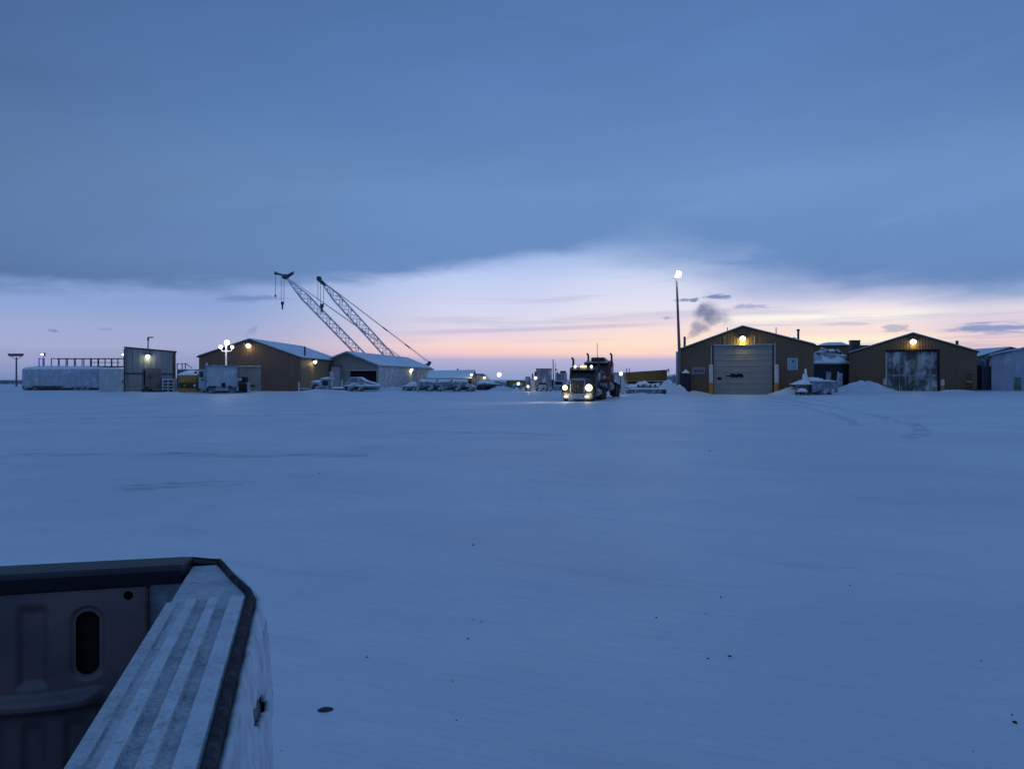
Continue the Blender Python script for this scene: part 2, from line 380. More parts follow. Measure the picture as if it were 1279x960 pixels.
for dx in (-.9, .9): ground_mark('tyre_track', mt, [(24.6+dx, 79), (24.2+dx, 70), (22.8+dx, 60), (20+dx, 50)], .6, 3+dx)
for dx in (-1.0, 1.0):
    ground_mark('tyre_track', mt, [(4.3+dx, 57), (2.4+dx, 50), (-1+dx, 43), (-8+dx, 36), (-20+dx, 31)], .5, 5+dx)
ground_mark('bare_patch', ms, [px2(*p) for p in ((-60,569),(60,569),(130,567),(210,566),(300,570),(460,568))], .75, 7)
ground_mark('bare_patch', ms, [px2(*p) for p in ((150,611),(200,607),(250,604),(305,606))], .75, 8)
ground_mark('bare_patch', ms, [px2(*p) for p in ((500,541),(620,540),(700,544))], .9, 9)

# ------------------------------------------------------------------ common pixel frame for far things
class Fr:
    """metres relative to a thing's base from rows and columns of the picture, at the thing's own distance D"""
    def __init__(s, px, D, zb=None, rot=0):
        s.px, s.D, s.k = px, D, D/F; s.x = (px-640)*s.k; s.c, s.s = math.cos(rot), math.sin(rot); s.rot = rot
        s.z = G(s.x, D) - .03 if zb is None else zb
        s.loc = (s.x, D, s.z)
    def X(s, px):
        q = (px-640)/F; return (q*s.D - s.x)/(s.c - q*s.s)
    def Z(s, py, px=None):
        d = s.D + (s.X(px)*s.s if px is not None else 0)
        return H + (HY - py)*d/F - s.z
    def P(s, px, out=0):
        """world x, y of a point of the front plane, out metres before it"""
        u = s.X(px); return (s.x + u*s.c + out*s.s, s.D + u*s.s - out*s.c)

def mound(name, label, x, y, rx, ry, h, seed=0, n=26, peak=1.3, group=None):
    n = 46
    mb = MB()
    zs = G(x, y)
    t = thing(name, label, 'snow pile', (x, y, zs), group=group)
    for j in range(n+1):
        for i in range(n+1):
            u, v = -1+2*i/n, -1+2*j/n; r = math.sqrt(u*u+v*v)
            f = max(0, 1-r**1.6)**peak if r < 1 else 0
            z = h*f*(1+.5*nz(u*2.2, v*2.2, seed)+.28*nz(u*6, v*6, seed+4)+.22*abs(nz(u*11, v*11, seed+6))) + h*.10*nz(u*17, v*17, seed)*(min(1, f*6))
            mb.v.append((u*rx, v*ry, (G(x+u*rx, y+v*ry)-zs) + z - .05 - (.1 if r >= 1 else 0)))
    for j in range(n):
        for i in range(n): a = j*(n+1)+i; mb.f.append((a, a+1, a+n+2, a+n+1))
    mb.build('heap', M['pile'], t, smooth=True); return t

def lump(mb, x0, x1, y0, y1, z0, hs, seed=0, n=14, amp=0):
    """soft snow lying over x0..x1, y0..y1 from z0, heights hs = list of (t, h) along x"""
    ny = 8; b = len(mb.v)
    def hh(t):
        for (a, p), (c2, q) in zip(hs, hs[1:]):
            if a <= t <= c2: k = (t-a)/max(1e-6, c2-a); k = k*k*(3-2*k); return p+(q-p)*k
        return hs[-1][1]
    for j in range(ny+1):
        for i in range(n+1):
            u, v = i/n, j/ny
            e = (1-abs(2*v-1)**4)*(1-abs(2*u-1)**10)
            mb.v.append((x0+(x1-x0)*u, y0+(y1-y0)*v, z0 + max(.0, hh(u)*(.25+.75*e) + .10*hh(u)*nz(u*7, v*4, seed) + (amp*(nz(u*9, v*5, seed+2)+.6*nz(u*22, v*9, seed+5))*min(1, 6*e) if amp else 0))))
    for j in range(ny):
        for i in range(n): a = b+j*(n+1)+i; mb.f.append((a, a+1, a+n+2, a+n+1))
    # skirt down to z0
    base = len(mb.v)
    rim = [i for i in range(n+1)] + [j*(n+1)+n for j in range(1, ny+1)] + [ny*(n+1)+i for i in range(n-1, -1, -1)] + [j*(n+1) for j in range(ny-1, 0, -1)]
    for r_ in rim: v = mb.v[b+r_]; mb.v.append((v[0], v[1], z0-.02))
    L = len(rim)
    for q in range(L): mb.f.append((b+rim[q], b+rim[(q+1)%L], base+(q+1)%L, base+q))
    mb.f.append(tuple(base+q for q in range(L)))

def point(parent, loc, power, colr, size=.15):
    l = bpy.data.lights.new('lamp_light', 'POINT'); l.energy = power; l.color = colr; l.shadow_soft_size = size
    o = link(bpy.data.objects.new('lamp_light', l)); o.parent = parent; o.location = loc; return o
def spot(parent, loc, target, power, colr, ang=100, size=.1, blend=.6):
    l = bpy.data.lights.new('lamp_light', 'SPOT'); l.energy = power; l.color = colr; l.spot_size = R(ang); l.spot_blend = blend; l.shadow_soft_size = size
    o = link(bpy.data.objects.new('lamp_light', l)); o.parent = parent; o.location = loc
    o.rotation_euler = (Vector(target)-Vector(loc)).to_track_quat('-Z', 'Y').to_euler(); return o
WARM = (1, .80, .42); WHITE = (1, .96, .86); SOD = (1, .78, .22); BLUE = (.12, .18, 1)
EM_ = {'warm': emit('lamp_glass_warm', (1,.93,.62), 2.4), 'white': emit('lamp_glass_white', (1,.98,.92), 3.2), 'head': emit('headlamp_glass', (1,.92,.62), 2.2), 'sod': emit('lamp_glass_yellow', (1,.95,.50), 2.4),
       'blue': emit('lamp_glass_blue', (.35,.5,1), 2), 'cool': emit('lamp_glass_cool', (.9,.95,1), 2.4), 'amber': emit('marker_amber', (1,.62,.15), 2), 'halo': emit('marker_and_glint_glow', (1,.82,.36), 1.6)}
def wall_lamp(label, px, py, D, r=.17, mat='warm', power=60, colr=WARM, out=.3, side=None, fr=None):
    if fr: X_, D = fr.P(px, .03)
    f = Fr(px, D, 0); z = f.Z(py)
    if fr: f.x = X_
    sx_ = side if side else 0
    t = thing('wall_lamp', label, 'wall lamp', (f.x, D, z), fr.rot if fr else 0)
    MB().box(-.13, .13, -.02-out+.2, .0, -.05, .10).build('bracket', M['dark'], t)
    MB().prism([(-r*1.1,.0),(r*1.1,.0),(r*.8,r*1.0),(-r*.8,r*1.0)], -out-.08, -out+.16).build('housing', M['dark'], t)
    MB().ball((0, -out, -r*.35), r, sz=.85).build('bulb', EM_[mat], t, smooth=True)
    point(t, (0, -out*1.25-.1, -r*1.5), power, colr, .12)
    return t

# ------------------------------------------------------------------ gabled building, gable towards the camera
def gable(name, label, fr, xl, xr, xp, eave, ridge, length, mats, overhang=.25, roofcol=None, snow=.12, xskew=0.0, eave_l=None):
    """xl,xr,xp columns; eave, ridge rows at the front plane"""
    t = thing(name, label, 'building', fr.loc)
    a, b, c_ = fr.X(xl), fr.X(xr), fr.X(xp); ze, zr = fr.Z(eave), fr.Z(ridge); zl = fr.Z(eave_l) if eave_l else ze
    L = length; k = xskew
    return t, a, b, c_, zl, ze, zr, L
def shell(t, a, b, c_, zl, ze, zr, L, front, sidem, skew=0.0):
    mb = MB(); lo = -.5
    vs = [(a,0,lo),(b,0,lo),(b,0,ze),(c_,0,zr),(a,0,zl)]; vs += [(x+skew*L, L, z) for x, _, z in vs]
    mb.add(vs, [(0,1,2,3,4),(9,8,7,6,5),(1,6,7,2),(5,0,4,9),(0,5,6,1),(2,7,8,3),(3,8,9,4)]); w1 = mb.build('wall', front, t)
    w1.data.materials.append(sidem)
    for i in (2, 3): w1.data.polygons[i].material_index = 1
    return w1
def roof_slab(t, a, b, c_, zl, ze, zr, L, over=.3, thick=.14, mat=None, skew=0.0, edge=None, front_over=None):
    fo = over if front_over is None else front_over
    sl, sr = (zr-zl)/(c_-a), (zr-ze)/(b-c_)
    A, B = (a-over, zl-sl*over), (b+over, ze-sr*over)
    lift = .03
    poly = [(A[0], A[1]+lift), (c_, zr+lift), (B[0], B[1]+lift), (B[0], B[1]+lift+thick), (c_, zr+lift+thick), (A[0], A[1]+lift+thick)]
    def ext(pl, y0, y1, m, nm, par):
        n = len(pl); vs = [(x+skew*y0, y0, z) for x, z in pl] + [(x+skew*y1, y1, z) for x, z in pl]
        return MB().add(vs, [tuple(range(n)), tuple(range(2*n-1, n-1, -1))] + [(i, i+n, (i+1)%n+n, (i+1)%n) for i in range(n)]).build(nm, m, par)
    r = ext(poly, -fo, L+over, mat or M['trim'], 'roof', t)
    h = .13
    sp = [(A[0]+.1, A[1]+lift+thick+.01), (c_, zr+lift+thick+.01), (B[0]-.1, B[1]+lift+thick+.01), (B[0]-.12, B[1]+lift+thick+h), (c_, zr+lift+thick+h*.7), (A[0]+.12, A[1]+lift+thick+h)]
    ext(sp, -fo+.12, L+over-.1, M['roofsnow'], 'snow_cover', r)
    return r
def flue(t, x, y, z0, z1, r=.14, cap=False, box=False):
    mb = MB()
    if box: mb.box(x-r, x+r, y-r, y+r, z0, z1); mb.box(x-r*1.15, x+r*1.15, y-r*1.15, y+r*1.15, z1-.12, z1+.02)
    else:
        mb.tube((x,y,z0), (x,y,z1), r, n=10)
        if cap: mb.tube((x,y,z1-.05), (x,y,z1+.12), r*1.5, n=10)
    mb.build('chimney', M['dark'], t)

# ---- left garage with the pale overhead door
RG = R(-13.5)
f = Fr(932, 83, .02, RG); fg_ = f
t = thing('service_garage', 'dark tan gabled garage with the pale grey overhead door', 'building', f.loc, RG)
a, b, c_, ze, zr = f.X(850), f.X(1017), f.X(928), f.Z(437.5, 850), f.Z(409); zer = f.Z(431.5, 1017)
shell(t, a, b, c_, ze, zer, zr, 17, M['brown'], M['brown_side'])
roof_slab(t, a, b, c_, ze, zer, zr, 17, over=.2)
MB().prism([(a,-.5),(a-.45,-.5),(a-.45,ze-.12),(a,ze-.12)], .02, .5).build('corner_panel', rough_mat('lavender_panel', (.45,.42,.55), (.38,.35,.5), .5, 1, ribs=(0,.2)), t)
# door opening frame + door
d0, d1, dt, db = f.X(892), f.X(965), f.Z(431), f.Z(494)
MB().box(d0, d1, -.06, -.01, db-.3, dt).build('overhead_door', M['door'], t)
dd_ = bpy.data.objects['overhead_door']
sl = MB()
MB().box(f.X(896.3), f.X(901.7), -.075, -.062, f.Z(474.1), f.Z(471.1)).build('slot', M['black'], dd_)
for px, py, wx, wy in ((911,469.4,6.6,1.6),(916,467.4,6,2.0),(918,470.4,10,1.5),(924,467.6,7,2.2),(926.5,469.8,5,2.6),(921,469.0,14,2.2)):
    sl.box(f.X(px-wx/2), f.X(px+wx/2), -.075, -.062, f.Z(py+wy/2), f.Z(py-wy/2))
sl.build('door_marking', M['black'], dd_)  # unreadable dark marking on the door, built as flat black plates
MB().box(d0-.20, d0-.01, -.10, -.01, db-.3, dt).build('door_frame', M['trim'], t); MB().box(d1+.01, d1+.20, -.10, -.01, db-.3, dt+.25).build('door_frame', M['trim'], t)
MB().box(d0-.30, d0-.21, -.12, -.02, f.Z(456), dt).build('door_jamb', M['trim_light'], t); MB().box(d1+.21, d1+.32, -.12, -.02, f.Z(456), dt+.3).build('door_jamb', M['trim_light'], t)
MB().box(d0-.1, d1+.1, -.30, -.01, dt+.005, dt+.10).build('door_header', M['trim_light'], t)
wn = MB().box(f.X(984), f.X(997), -.08, -.01, f.Z(462,990), f.Z(447,990)).build('window', M['trim_light'], t)
MB().box(f.X(985), f.X(996), -.095, -.082, f.Z(461,990), f.Z(448,990)).build('pane', M['bluewin'], wn)
MB().box(f.X(990), f.X(992), -.11, -.097, f.Z(452.5,990), f.Z(450,990)).build('vent', M['blackp'], wn)
sg = MB().box(f.X(864.5), f.X(881), -.07, -.01, f.Z(467,872), f.Z(458.5,872)).build('sign_board', M['sign'], t)
lt = MB()
for i in range(7): lt.box(f.X(867+i*1.9), f.X(868.1+i*1.9), -.085, -.072, f.Z(464.5,872), f.Z(461.2,872))
lt.build('lettering', M['trim'], sg)
flue(t, f.X(855.5), .6, ze-.2, f.Z(420,855), .13)
flue(t, f.X(909.5)+.15, 5, zr-1.5, f.Z(407)+.2, .05); flue(t, f.X(937.5), 4, zr-.8, f.Z(407), .05)
flue(t, f.X(974.5), 4, zr-1.8, f.Z(407,974)+.1, .05); flue(t, f.X(991.5), 1.2, zr-2.2, f.Z(421,991), .30, box=True); flue(t, f.X(1000.5), 2, zr-2.4, f.Z(411,1000), .12, cap=True)
for i, px in enumerate((905, 943)):
    MB().box(f.X(px)-.03, f.X(px)+.03, -.06, -.012, dt+.1, dt+1.0).build('conduit', M['trim_light'], t)
wall_lamp('bright yellow lamp glaring under the peak of the garage with the pale overhead door', 928, 421.5, 82.95, .33, 'sod', 75, (1,.80,.12), out=.22, fr=fg_)
for px, lab in ((888.5, 'white and orange bollard on the left of the pale overhead door'), (970.5, 'white and orange bollard on the right of the pale overhead door')):
    fb = Fr(px, fg_.P(px, .8)[1], .1)
    b_ = thing('bollard', lab, 'bollard', fb.loc, group='tall bollards beside the pale door')
    zt, zo = fb.Z(455), fb.Z(478)
    MB().lathe([(.22,zo),(.22,zt-.1),(.17,zt),(.02,zt+.02)], n=14).build('post', M['white'], b_, smooth=False)
    MB().lathe([(.235,-.4),(.235,zo)], n=14).build('band', M['orange'], b_)
fb = Fr(857, fg_.P(857, .9)[1], .25); t = thing('waste_tank', 'upright black ribbed tank with a snowy lid by the garage corner', 'tank', fb.loc)
MB().lathe([(.50,-.3),(.54,0),(.50,.15),(.52,.5),(.50,.9),(.52,1.3),(.50,1.7),(.46,fb.Z(466))], n=20).build('shell', rough_mat('navy_plastic', (.006,.008,.018), (.01,.012,.03), .5, 3), t)
MB().lathe([(.44,fb.Z(466)),(.36,fb.Z(464.6)),(.12,fb.Z(462.5)),(.02,fb.Z(461))], n=16).build('snow_cap', M['snow'], t, smooth=True)

# ---- tall light mast in front of it
f = Fr(849.0, fg_.P(849, .6)[1], .25)
t = thing('light_mast', 'tall slender steel light mast with a glaring lamp head beside the garage', 'light mast', f.loc)
top = (f.X(845.6), 0, f.Z(347))
MB().tube((0,0,-.3), (0,0,f.Z(438)), .20, .17, n=12).tube((0,0,f.Z(438)), top, .165, .10, n=12).build('pole', M['pole'], t)
MB().box(top[0]-.35, top[0]+.45, -.15, .15, top[2]-.02, top[2]+.12).box(top[0]-.06, top[0]+.06, -.06, .06, top[2]+.1, top[2]+.9).build('bracket', M['pole'], t)
for i, (dx, dz, r) in enumerate(((-.08,.12,.15),(.22,.42,.30))):
    h_ = MB().box(top[0]+dx-r*.7, top[0]+dx+r*.7, .0, .22, top[2]+dz-r*.5, top[2]+dz+r*.6).build('lamp_head', M['dark'], t)
    MB().ball((top[0]+dx, -.10, top[2]+dz), r).build('lens', EM_['white'], h_, smooth=True)
point(t, (top[0]+.2, -.8, top[2]+.4), 260, WHITE, .3)

# ---- right garage with the frosted dark door
RH = R(-25)
f = Fr(1141, 89, .30, RH); fh_ = f
t = thing('service_garage', 'dark tan gabled garage with the frost-streaked black double door', 'building', f.loc, RH)
a, b, c_ = f.X(1061), f.X(1221), f.X(1141); zl, ze, zr = f.Z(442, 1061), f.Z(440, 1221), f.Z(417.5)
shell(t, a, b, c_, zl, ze, zr, 17, M['brown'], M['brown_side']); roof_slab(t, a, b, c_, zl, ze, zr, 17, over=.2)
d0, d1, dt, db = f.X(1109), f.X(1171), f.Z(439), f.Z(488.5)
dmid = (d0+d1)/2
for q0, q1 in ((d0, dmid-.03), (dmid-.25+.28, d1)):
    q = MB().box(q0, q1, -.08, -.01, db, dt).build('door', M['door_frost'], t)
    rb = MB(); nb = 4
    for i in range(1, nb): xx = q0+(q1-q0)*i/nb; rb.box(xx-.03, xx+.03, -.10, -.082, db, dt)
    rb.box(q0, q1, -.105, -.082, (db+dt)/2-.5, (db+dt)/2-.4)
    rb.build('batten', M['frostgrey'], q)
MB().box(d0-.15, d1+.22, -.22, -.005, dt+.005, dt+.24).box(d1+.02, d1+.2, -.16, -.012, db-.2, dt).box(d0-.03, d1+.03, -.2, -.012, db-.4, db-.01).build('door_frame', M['black'], t)
MB().box(d0-.2, d0-.04, -.12, -.012, db-.2, dt).build('door_jamb', M['trim_light'], t)
flue(t, f.X(1197.5), 1.5, ze, f.Z(424.5,1197), .16)
wall_lamp('wide white lamp glaring above the frost-streaked black double door', 1141, 425.5, 88.95, .34, 'white', 26, (1,.82,.2), out=.22, fr=fh_)
for px, yt, lab in ((1105.5, 473, 'short orange and white bollard left of the black double door'), (1178, 474, 'short orange and white bollard right of the black double door')):
    fb = Fr(px, fh_.P(px, .8)[1], .3); b_ = thing('bollard', lab, 'bollard', fb.loc, group='short bollards beside the black door')
    zt = fb.Z(yt); zo = zt-.65
    MB().lathe([(.19,zo),(.19,zt-.08),(.13,zt),(.02,zt+.03)], n=14).build('post', M['white'], b_); MB().lathe([(.17,-.3),(.17,zo)], n=14).build('band', M['orange'], b_)
fb = Fr(1211, fh_.P(1211, .8)[1], .3); t = thing('oil_burner', 'rusty upright barrel stove standing by the corner of the right garage', 'burner', fb.loc)
MB().lathe([(.32,0),(.35,.05),(.35,.5),(.37,.55),(.35,.6),(.35,1.05),(.25,1.15)], n=14).build('barrel', M['rust'], t)
MB().tube((.1,0,1.1), (.1,0,fb.Z(468)), .09).tube((-.22,-.1,-.2), (-.22,-.1,fb.Z(467)), .05).box(-.3,.32,-.15,.15,fb.Z(468),fb.Z(466.5)).build('frame', M['rust'], t)

# ---- between the garages
f = Fr(1038, 93, .36)
t = thing('container', 'dark navy shipping container buried in snow between the two garages', 'container', f.loc)
x0, x1, zt = f.X(1014), f.X(1061), f.Z(454)
MB().box(x0, x1, 0, 6, -.3, zt).build('shell', M['navy'], t)
MB().box(x0, x1, -.05, 0-.002, zt-.18, zt+.02).box(x1-.15, x1+.0, -.06, -.003, -.3, zt-.2).build('frame', M['dark'], t)
hp = MB(); lump(hp, x0-.1, x1+.1, -.25, 6, zt+.01, [(0,.55),(.28,.6),(.34,1.1),(.6,.9),(.7,1.2),(1,.8)], 3, 70, amp=.40); hp.build('snow_load', M['snow'], t, smooth=True)
for i, (q0, q1, z0_, z1_, y0_, tl, mm) in enumerate(((1015,1030,453.5,444,.3,.03,'frostwhite'),(1029,1037,453,438,.9,-.12,'frostgrey'),(1036,1046,452,441,.2,.10,'frostwhite'),(1044,1053,453,436,1.4,-.08,'frostgrey'),(1050,1060,452,442,.3,.06,'frostwhite'),(1038,1042,441,434,1.6,.3,'frostgrey'),(1054,1057,443,437,.8,-.2,'dark'),(1020,1028,444.5,441.5,.8,.05,'dark'))):
    cx_, cz_ = (f.X(q0)+f.X(q1))/2, (f.Z(z0_)+f.Z(z1_))/2
    MM = Matrix.Translation((cx_, y0_+.9, cz_)) @ Euler((.05*i, tl, .2*(i%3)-.2)).to_matrix().to_4x4()
    MB().box(f.X(q0)-cx_, f.X(q1)-cx_, -.8, .8, f.Z(z0_)-cz_, f.Z(z1_)-cz_, MM).build('stored_crate', M[mm], t, bevel=.04)
MB().box(f.X(1031.5), f.X(1038), -.12, -.004, f.Z(475), f.Z(464)).build('panel', M['frostgrey'], t)
f = Fr(1040, 104, .36)
t = thing('low_building', 'brown flat-roofed building glimpsed behind the snow between the garages', 'building', f.loc)
MB().box(f.X(1003), f.X(1085), 0, 8, -.3, f.Z(432)).build('wall', M['brown'], t)
MB().box(f.X(1002), f.X(1086), -.2, 8.2, f.Z(432)+.01, f.Z(431)).build('roof', M['dark'], t)
hp = MB(); lump(hp, f.X(1036), f.X(1063), 0, 6, f.Z(431)+.01, [(0,.1),(.4,.5),(.75,.5),(1,.15)], 5); hp.build('snow_load', M['snow'], t, smooth=True)
f2 = Fr(1068, fh_.P(1068, -1.5)[1], 0)
t = thing('exhaust_fan', 'square dark rooftop fan box on the left slope of the right garage', 'fan', (f2.x, f2.D, f2.Z(434.5)))
MB().box(-.5,.5,-.4,.4,-.2,.85).build('housing', M['dark'], t); MB().box(-.56,.56,-.46,.46,.852,.93).build('hood', M['trim'], t)
# snow between, trailer half buried
mound('snow_pile', 'long snow bank drifted against the left wall of the right garage', (1078-640)*87.5/F, 87.5, 4.3, 2.6, 1.05, 3)
mound('snow_pile', 'rounded snow heap behind the buried trailer between the garages', (1025-640)*87/F, 87, 2.6, 2.0, 1.35, 8)
mound('snow_pile', 'small drift at the foot of the garage wall right of the overhead door', (993-640)*80.6/F, 80.6, 3.2, 1.5, .75, 12)
mound('snow_pile', 'low drift along the garage wall left of the overhead door', (868-640)*83.2/F, 83.2, 2.2, 1.2, .40, 14)
mound('snow_pile', 'low drift along the wall right of the black double door', (1196-640)*85/F, 85, 3.0, 1.0, .30, 15)
f = Fr(1021, 79, .05)
t = thing('utility_trailer', 'snow-buried box trailer with a drawbar and upright jack between the garages', 'trailer', f.loc)
MB().box(f.X(1015), f.X(1047), 0, 1.9, f.Z(490), f.Z(476)).build('box', M['frostgrey'], t)
hp = MB(); lump(hp, f.X(1014), f.X(1047.5), -.05, 2.0, f.Z(476)+.01, [(0,.50),(.3,.35),(.5,.12),(.8,.10),(1,.05)], 21); hp.build('snow_load', M['snow'], t, smooth=True)
dk = MB(); dk.box(f.X(1010), f.X(1040), .1, 1.8, f.Z(493.5), f.Z(491))
for z_ in (482.5, 487, 491): dk.box(f.X(995), f.X(1015), .2, .3, f.Z(z_), f.Z(z_-.9)); dk.box(f.X(995), f.X(1015), 1.2, 1.3, f.Z(z_), f.Z(z_-.9))
for px in (996, 1001, 1006, 1013): dk.box(f.X(px), f.X(px)+.09, .2, .3, f.Z(494), f.Z(479))
dk.build('frame', M['rubber_snow'], t)
hp = MB(); lump(hp, f.X(993), f.X(1014), .0, 1.6, f.Z(480), [(0,.10),(.3,.22),(.6,.45),(1,.5)], 22, amp=.12); hp.build('snow_cap', M['snow'], t, smooth=True)
hp = MB(); lump(hp, f.X(996), f.X(1008), -.3, .8, f.Z(489), [(0,.1),(.4,.38),(1,.3)], 23); hp.build('snow_cap', M['snow'], t, smooth=True)
MB().lathe([(.34,f.Z(480)),(.24,f.Z(475)),(.20,f.Z(470)),(.12,f.Z(467)),(.10,f.Z(461)),(.02,f.Z(460))], (f.X(1010.5),.8,0), n=14).build('jack', M['snow'], t, smooth=True)
MB().lathe([(.2,f.Z(480)),(.15,f.Z(470)),(.11,f.Z(467.5)),(.02,f.Z(466.8))], (f.X(1007),.5,0), n=12).build('jack', M['snow'], t, smooth=True)
for px in (1024, 1034):
    wv = MB().lathe([(.02,-.02),(.30,-.01),(.36,.06),(.36,.2),(.30,.24),(.02,.25)], (f.X(px),.0,.28), ax='y', n=18).build('wheel', M['rubber_snow'], t)
f = Fr(1046, 84, .3); t = thing('marker_post', 'pale leaning post standing out of the snow beside the navy container', 'post', f.loc)
MB().tube((-.05,0,-.2), (.12,0,f.Z(464)), .11, .09).build('post', M['white'], t)
MB().box(.14,.6,-.02,.05,f.Z(482),f.Z(466)).build('board', M['frostgrey'], t)

# ---- far right: corrugated shed and snow-plastered fabric building
f = Fr(1230, 94, .36)
t = thing('shed', 'narrow corrugated grey shed right of the right garage', 'shed', f.loc)
MB().box(f.X(1222), f.X(1240), 0, 5, -.3, f.Z(457)).build('wall', rough_mat('blue_corrugated', (.16,.18,.24), (.10,.12,.17), .5, 1, ribs=(0,.5), rime=.1), t)
MB().box(f.X(1221), f.X(1226), -.1, -.003, -.3, f.Z(456)).build('door', M['blackp'], t)
f = Fr(1279, 90, .33, R(-31))
t = thing('storage_hall', 'large snow-plastered white hall at the right edge of the yard', 'building', f.loc, R(-31))
a, c_, b = f.X(1239), f.X(1318), f.X(1400); ze, zr = f.Z(444.5,1239), f.Z(428,1318)
shell(t, a, b, c_, ze, ze, zr, 30, rough_mat('snow_plastered_wall', (.42,.44,.52), (.32,.35,.44), .8, .4, rime=.32, rimescale=.6), M['frostwhite'])
roof_slab(t, a, b, c_, ze, ze, zr, 30, over=.3, mat=M['frostgrey'])
MB().box(f.X(1267), f.X(1276), -.05, -.003, f.Z(487), f.Z(471)).build('door', rough_mat('greenish_patch', (.10,.14,.10), (.2,.25,.25), .7, 1, rime=.2), t)  # greenish patch on the hall front, built as a thin slab
f = Fr(1250, 108, .36)
t = thing('storage_hall', 'farther snow-roofed hall rising behind the corrugated shed', 'building', f.loc)
a, c_, b = f.X(1213), f.X(1262), f.X(1320); ze, zr = f.Z(449), f.Z(435)
shell(t, a, b, c_, ze, ze, zr, 20, M['frostgrey'], M['frostgrey']); roof_slab(t, a, b, c_, ze, ze, zr, 20, over=.3)

# ------------------------------------------------------------------ centre-left buildings
f = Fr(312, 88, .30)
t = thing('workshop', 'brown gabled workshop with a snowy roof behind the floodlight mast', 'building', f.loc)
a, b, c_ = f.X(249), f.X(376), f.X(312); zl, ze, zr = f.Z(446), f.Z(447.5), f.Z(425)
L = 19.5; sk = .032
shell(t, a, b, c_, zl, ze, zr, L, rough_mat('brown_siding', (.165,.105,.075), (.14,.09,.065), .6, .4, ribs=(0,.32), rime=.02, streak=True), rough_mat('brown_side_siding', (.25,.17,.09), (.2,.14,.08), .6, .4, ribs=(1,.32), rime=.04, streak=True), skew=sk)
roof_slab(t, a, b, c_, zl, ze, zr, L, over=.2, skew=sk)
# big door bay
bay = MB().box(f.X(300), f.X(327), -.10, -.01, f.Z(489.5), f.Z(458)).build('bay_door', rough_mat('scuffed_steel_door', (.19,.20,.21), (.28,.29,.30), .6, .6, rime=.08), t)
MB().box(f.X(298.5), f.X(327.5), -.45, -.11, f.Z(458)+.01, f.Z(456.8)).build('canopy', M['frostpole'], t)
MB().box(f.X(314), f.X(319), -.12, -.102, f.Z(483), f.Z(480.5)).build('window', M['blackp'], bay)
flue(t, f.X(368)+.4, 3, ze, ze+1.5, .10)
MB().box(f.X(305.5), f.X(306.8), -.25, -.01, f.Z(431), f.Z(428)).build('vent', M['frostwhite'], t)
wall_lamp('bright warm lamp under the peak of the brown gabled workshop', 311.5, 430.5, 87.95, .30, 'sod', 16, (1,.74,.25), out=.22)
def side_lamp(label, px, py, D, r, mat, power, colr, ang=90):
    f = Fr(px, D, 0); t = thing('wall_lamp', label, 'wall lamp', (f.x, D, f.Z(py)), R(ang))
    MB().box(-.12, .12, -.02, .32, -.04, .10).build('bracket', M['dark'], t)
    MB().prism([(-r*1.1,0),(r*1.1,0),(r*.8,r),(-r*.8,r)], -.18, .14).build('housing', M['dark'], t)
    MB().ball((0,-.05,-r*.4), r, sz=.9).build('bulb', EM_[mat], t, smooth=True)
    point(t, (0,-.1,-r*1.5), power, colr, .1); return t
side_lamp('warm lamp on the side wall of the brown workshop, nearer one', 393.5, 450.5, 92.5, .24, 'warm', 22, WARM)
side_lamp('warm lamp on the side wall of the brown workshop, above the white door', 420, 453.5, 103, .26, 'warm', 22, WARM)
f = Fr(418.5, 100, .36); t = thing('porch', 'white entry porch under a lamp at the end of the brown workshop', 'porch', f.loc)
MB().box(f.X(414), f.X(423), 0, 1.4, -.2, f.Z(457.5)).build('wall', M['frostwhite'], t)
MB().box(f.X(413.5), f.X(424.5), -.2, 1.6, f.Z(457.5)+.01, f.Z(456.5)).build('roof', M['dark'], t)
f = Fr(427.5, 97, .36); t = thing('marker_post', 'short white post in front of the open-fronted shed', 'post', f.loc)
MB().lathe([(.12,-.2),(.12,f.Z(474)-.05),(.02,f.Z(474))], n=10).build('post', M['white'], t)
# open-fronted pale shed, turned slightly
f = Fr(437, 102, .36)
t = thing('open_shed', 'frosted beige gabled shed with a large dark open doorway', 'building', f.loc)
skew = .145; k = f.k
a, b, c_ = f.X(405), f.X(473), f.X(437); ze, zr, zl = f.Z(456), f.Z(441), f.Z(453)
L = 27
mb = MB(); d0, d1, dt = f.X(438), f.X(470.5), f.Z(463)
# front wall with an opening
mb.add([(a,0,-.4),(d0,0,-.4),(d0,0,dt),(d1,0,dt),(d1,0,-.4),(b,0,-.4),(b,0,ze),(c_,0,zr),(a,0,zl)], [(0,1,2,8),(8,2,7),(2,3,6,7),(3,4,5,6)])
mb.build('wall', M['beige'], t)
MB().add([(b,0,-.4),(b+skew*L,L,-.4),(b+skew*L,L,ze),(b,0,ze),(a,0,-.4),(a+skew*L,L,-.4),(a+skew*L,L,zl),(a,0,zl),(c_+skew*L,L,zr)], [(0,1,2,3),(4,7,6,5),(5,6,8,2,1)]).build('side_wall', M['beige_side'], t)
MB().box(d0+.01, d1-.01, .3, 9, -.35, dt+.1).build('doorway', M['black'], t)  # solid black block painting the shade inside the opening
MB().box(d0-.12, d1+.12, -.06, -.004, dt+.005, dt+.16).build('door_header', M['trim_light'], t)
roof_slab(t, a, b, c_, zl, ze, zr, L, over=.35, skew=skew, mat=M['frostgrey'], front_over=1.2)
side_lamp('warm lamp on the frosted side wall of the open-fronted shed', 514, 460.5, 117.5, .27, 'warm', 26, WARM, ang=82)
f = Fr(530, 121, .36); t = thing('lean_to', 'flat-roofed frosted annex at the end of the open-fronted shed', 'annex', f.loc)
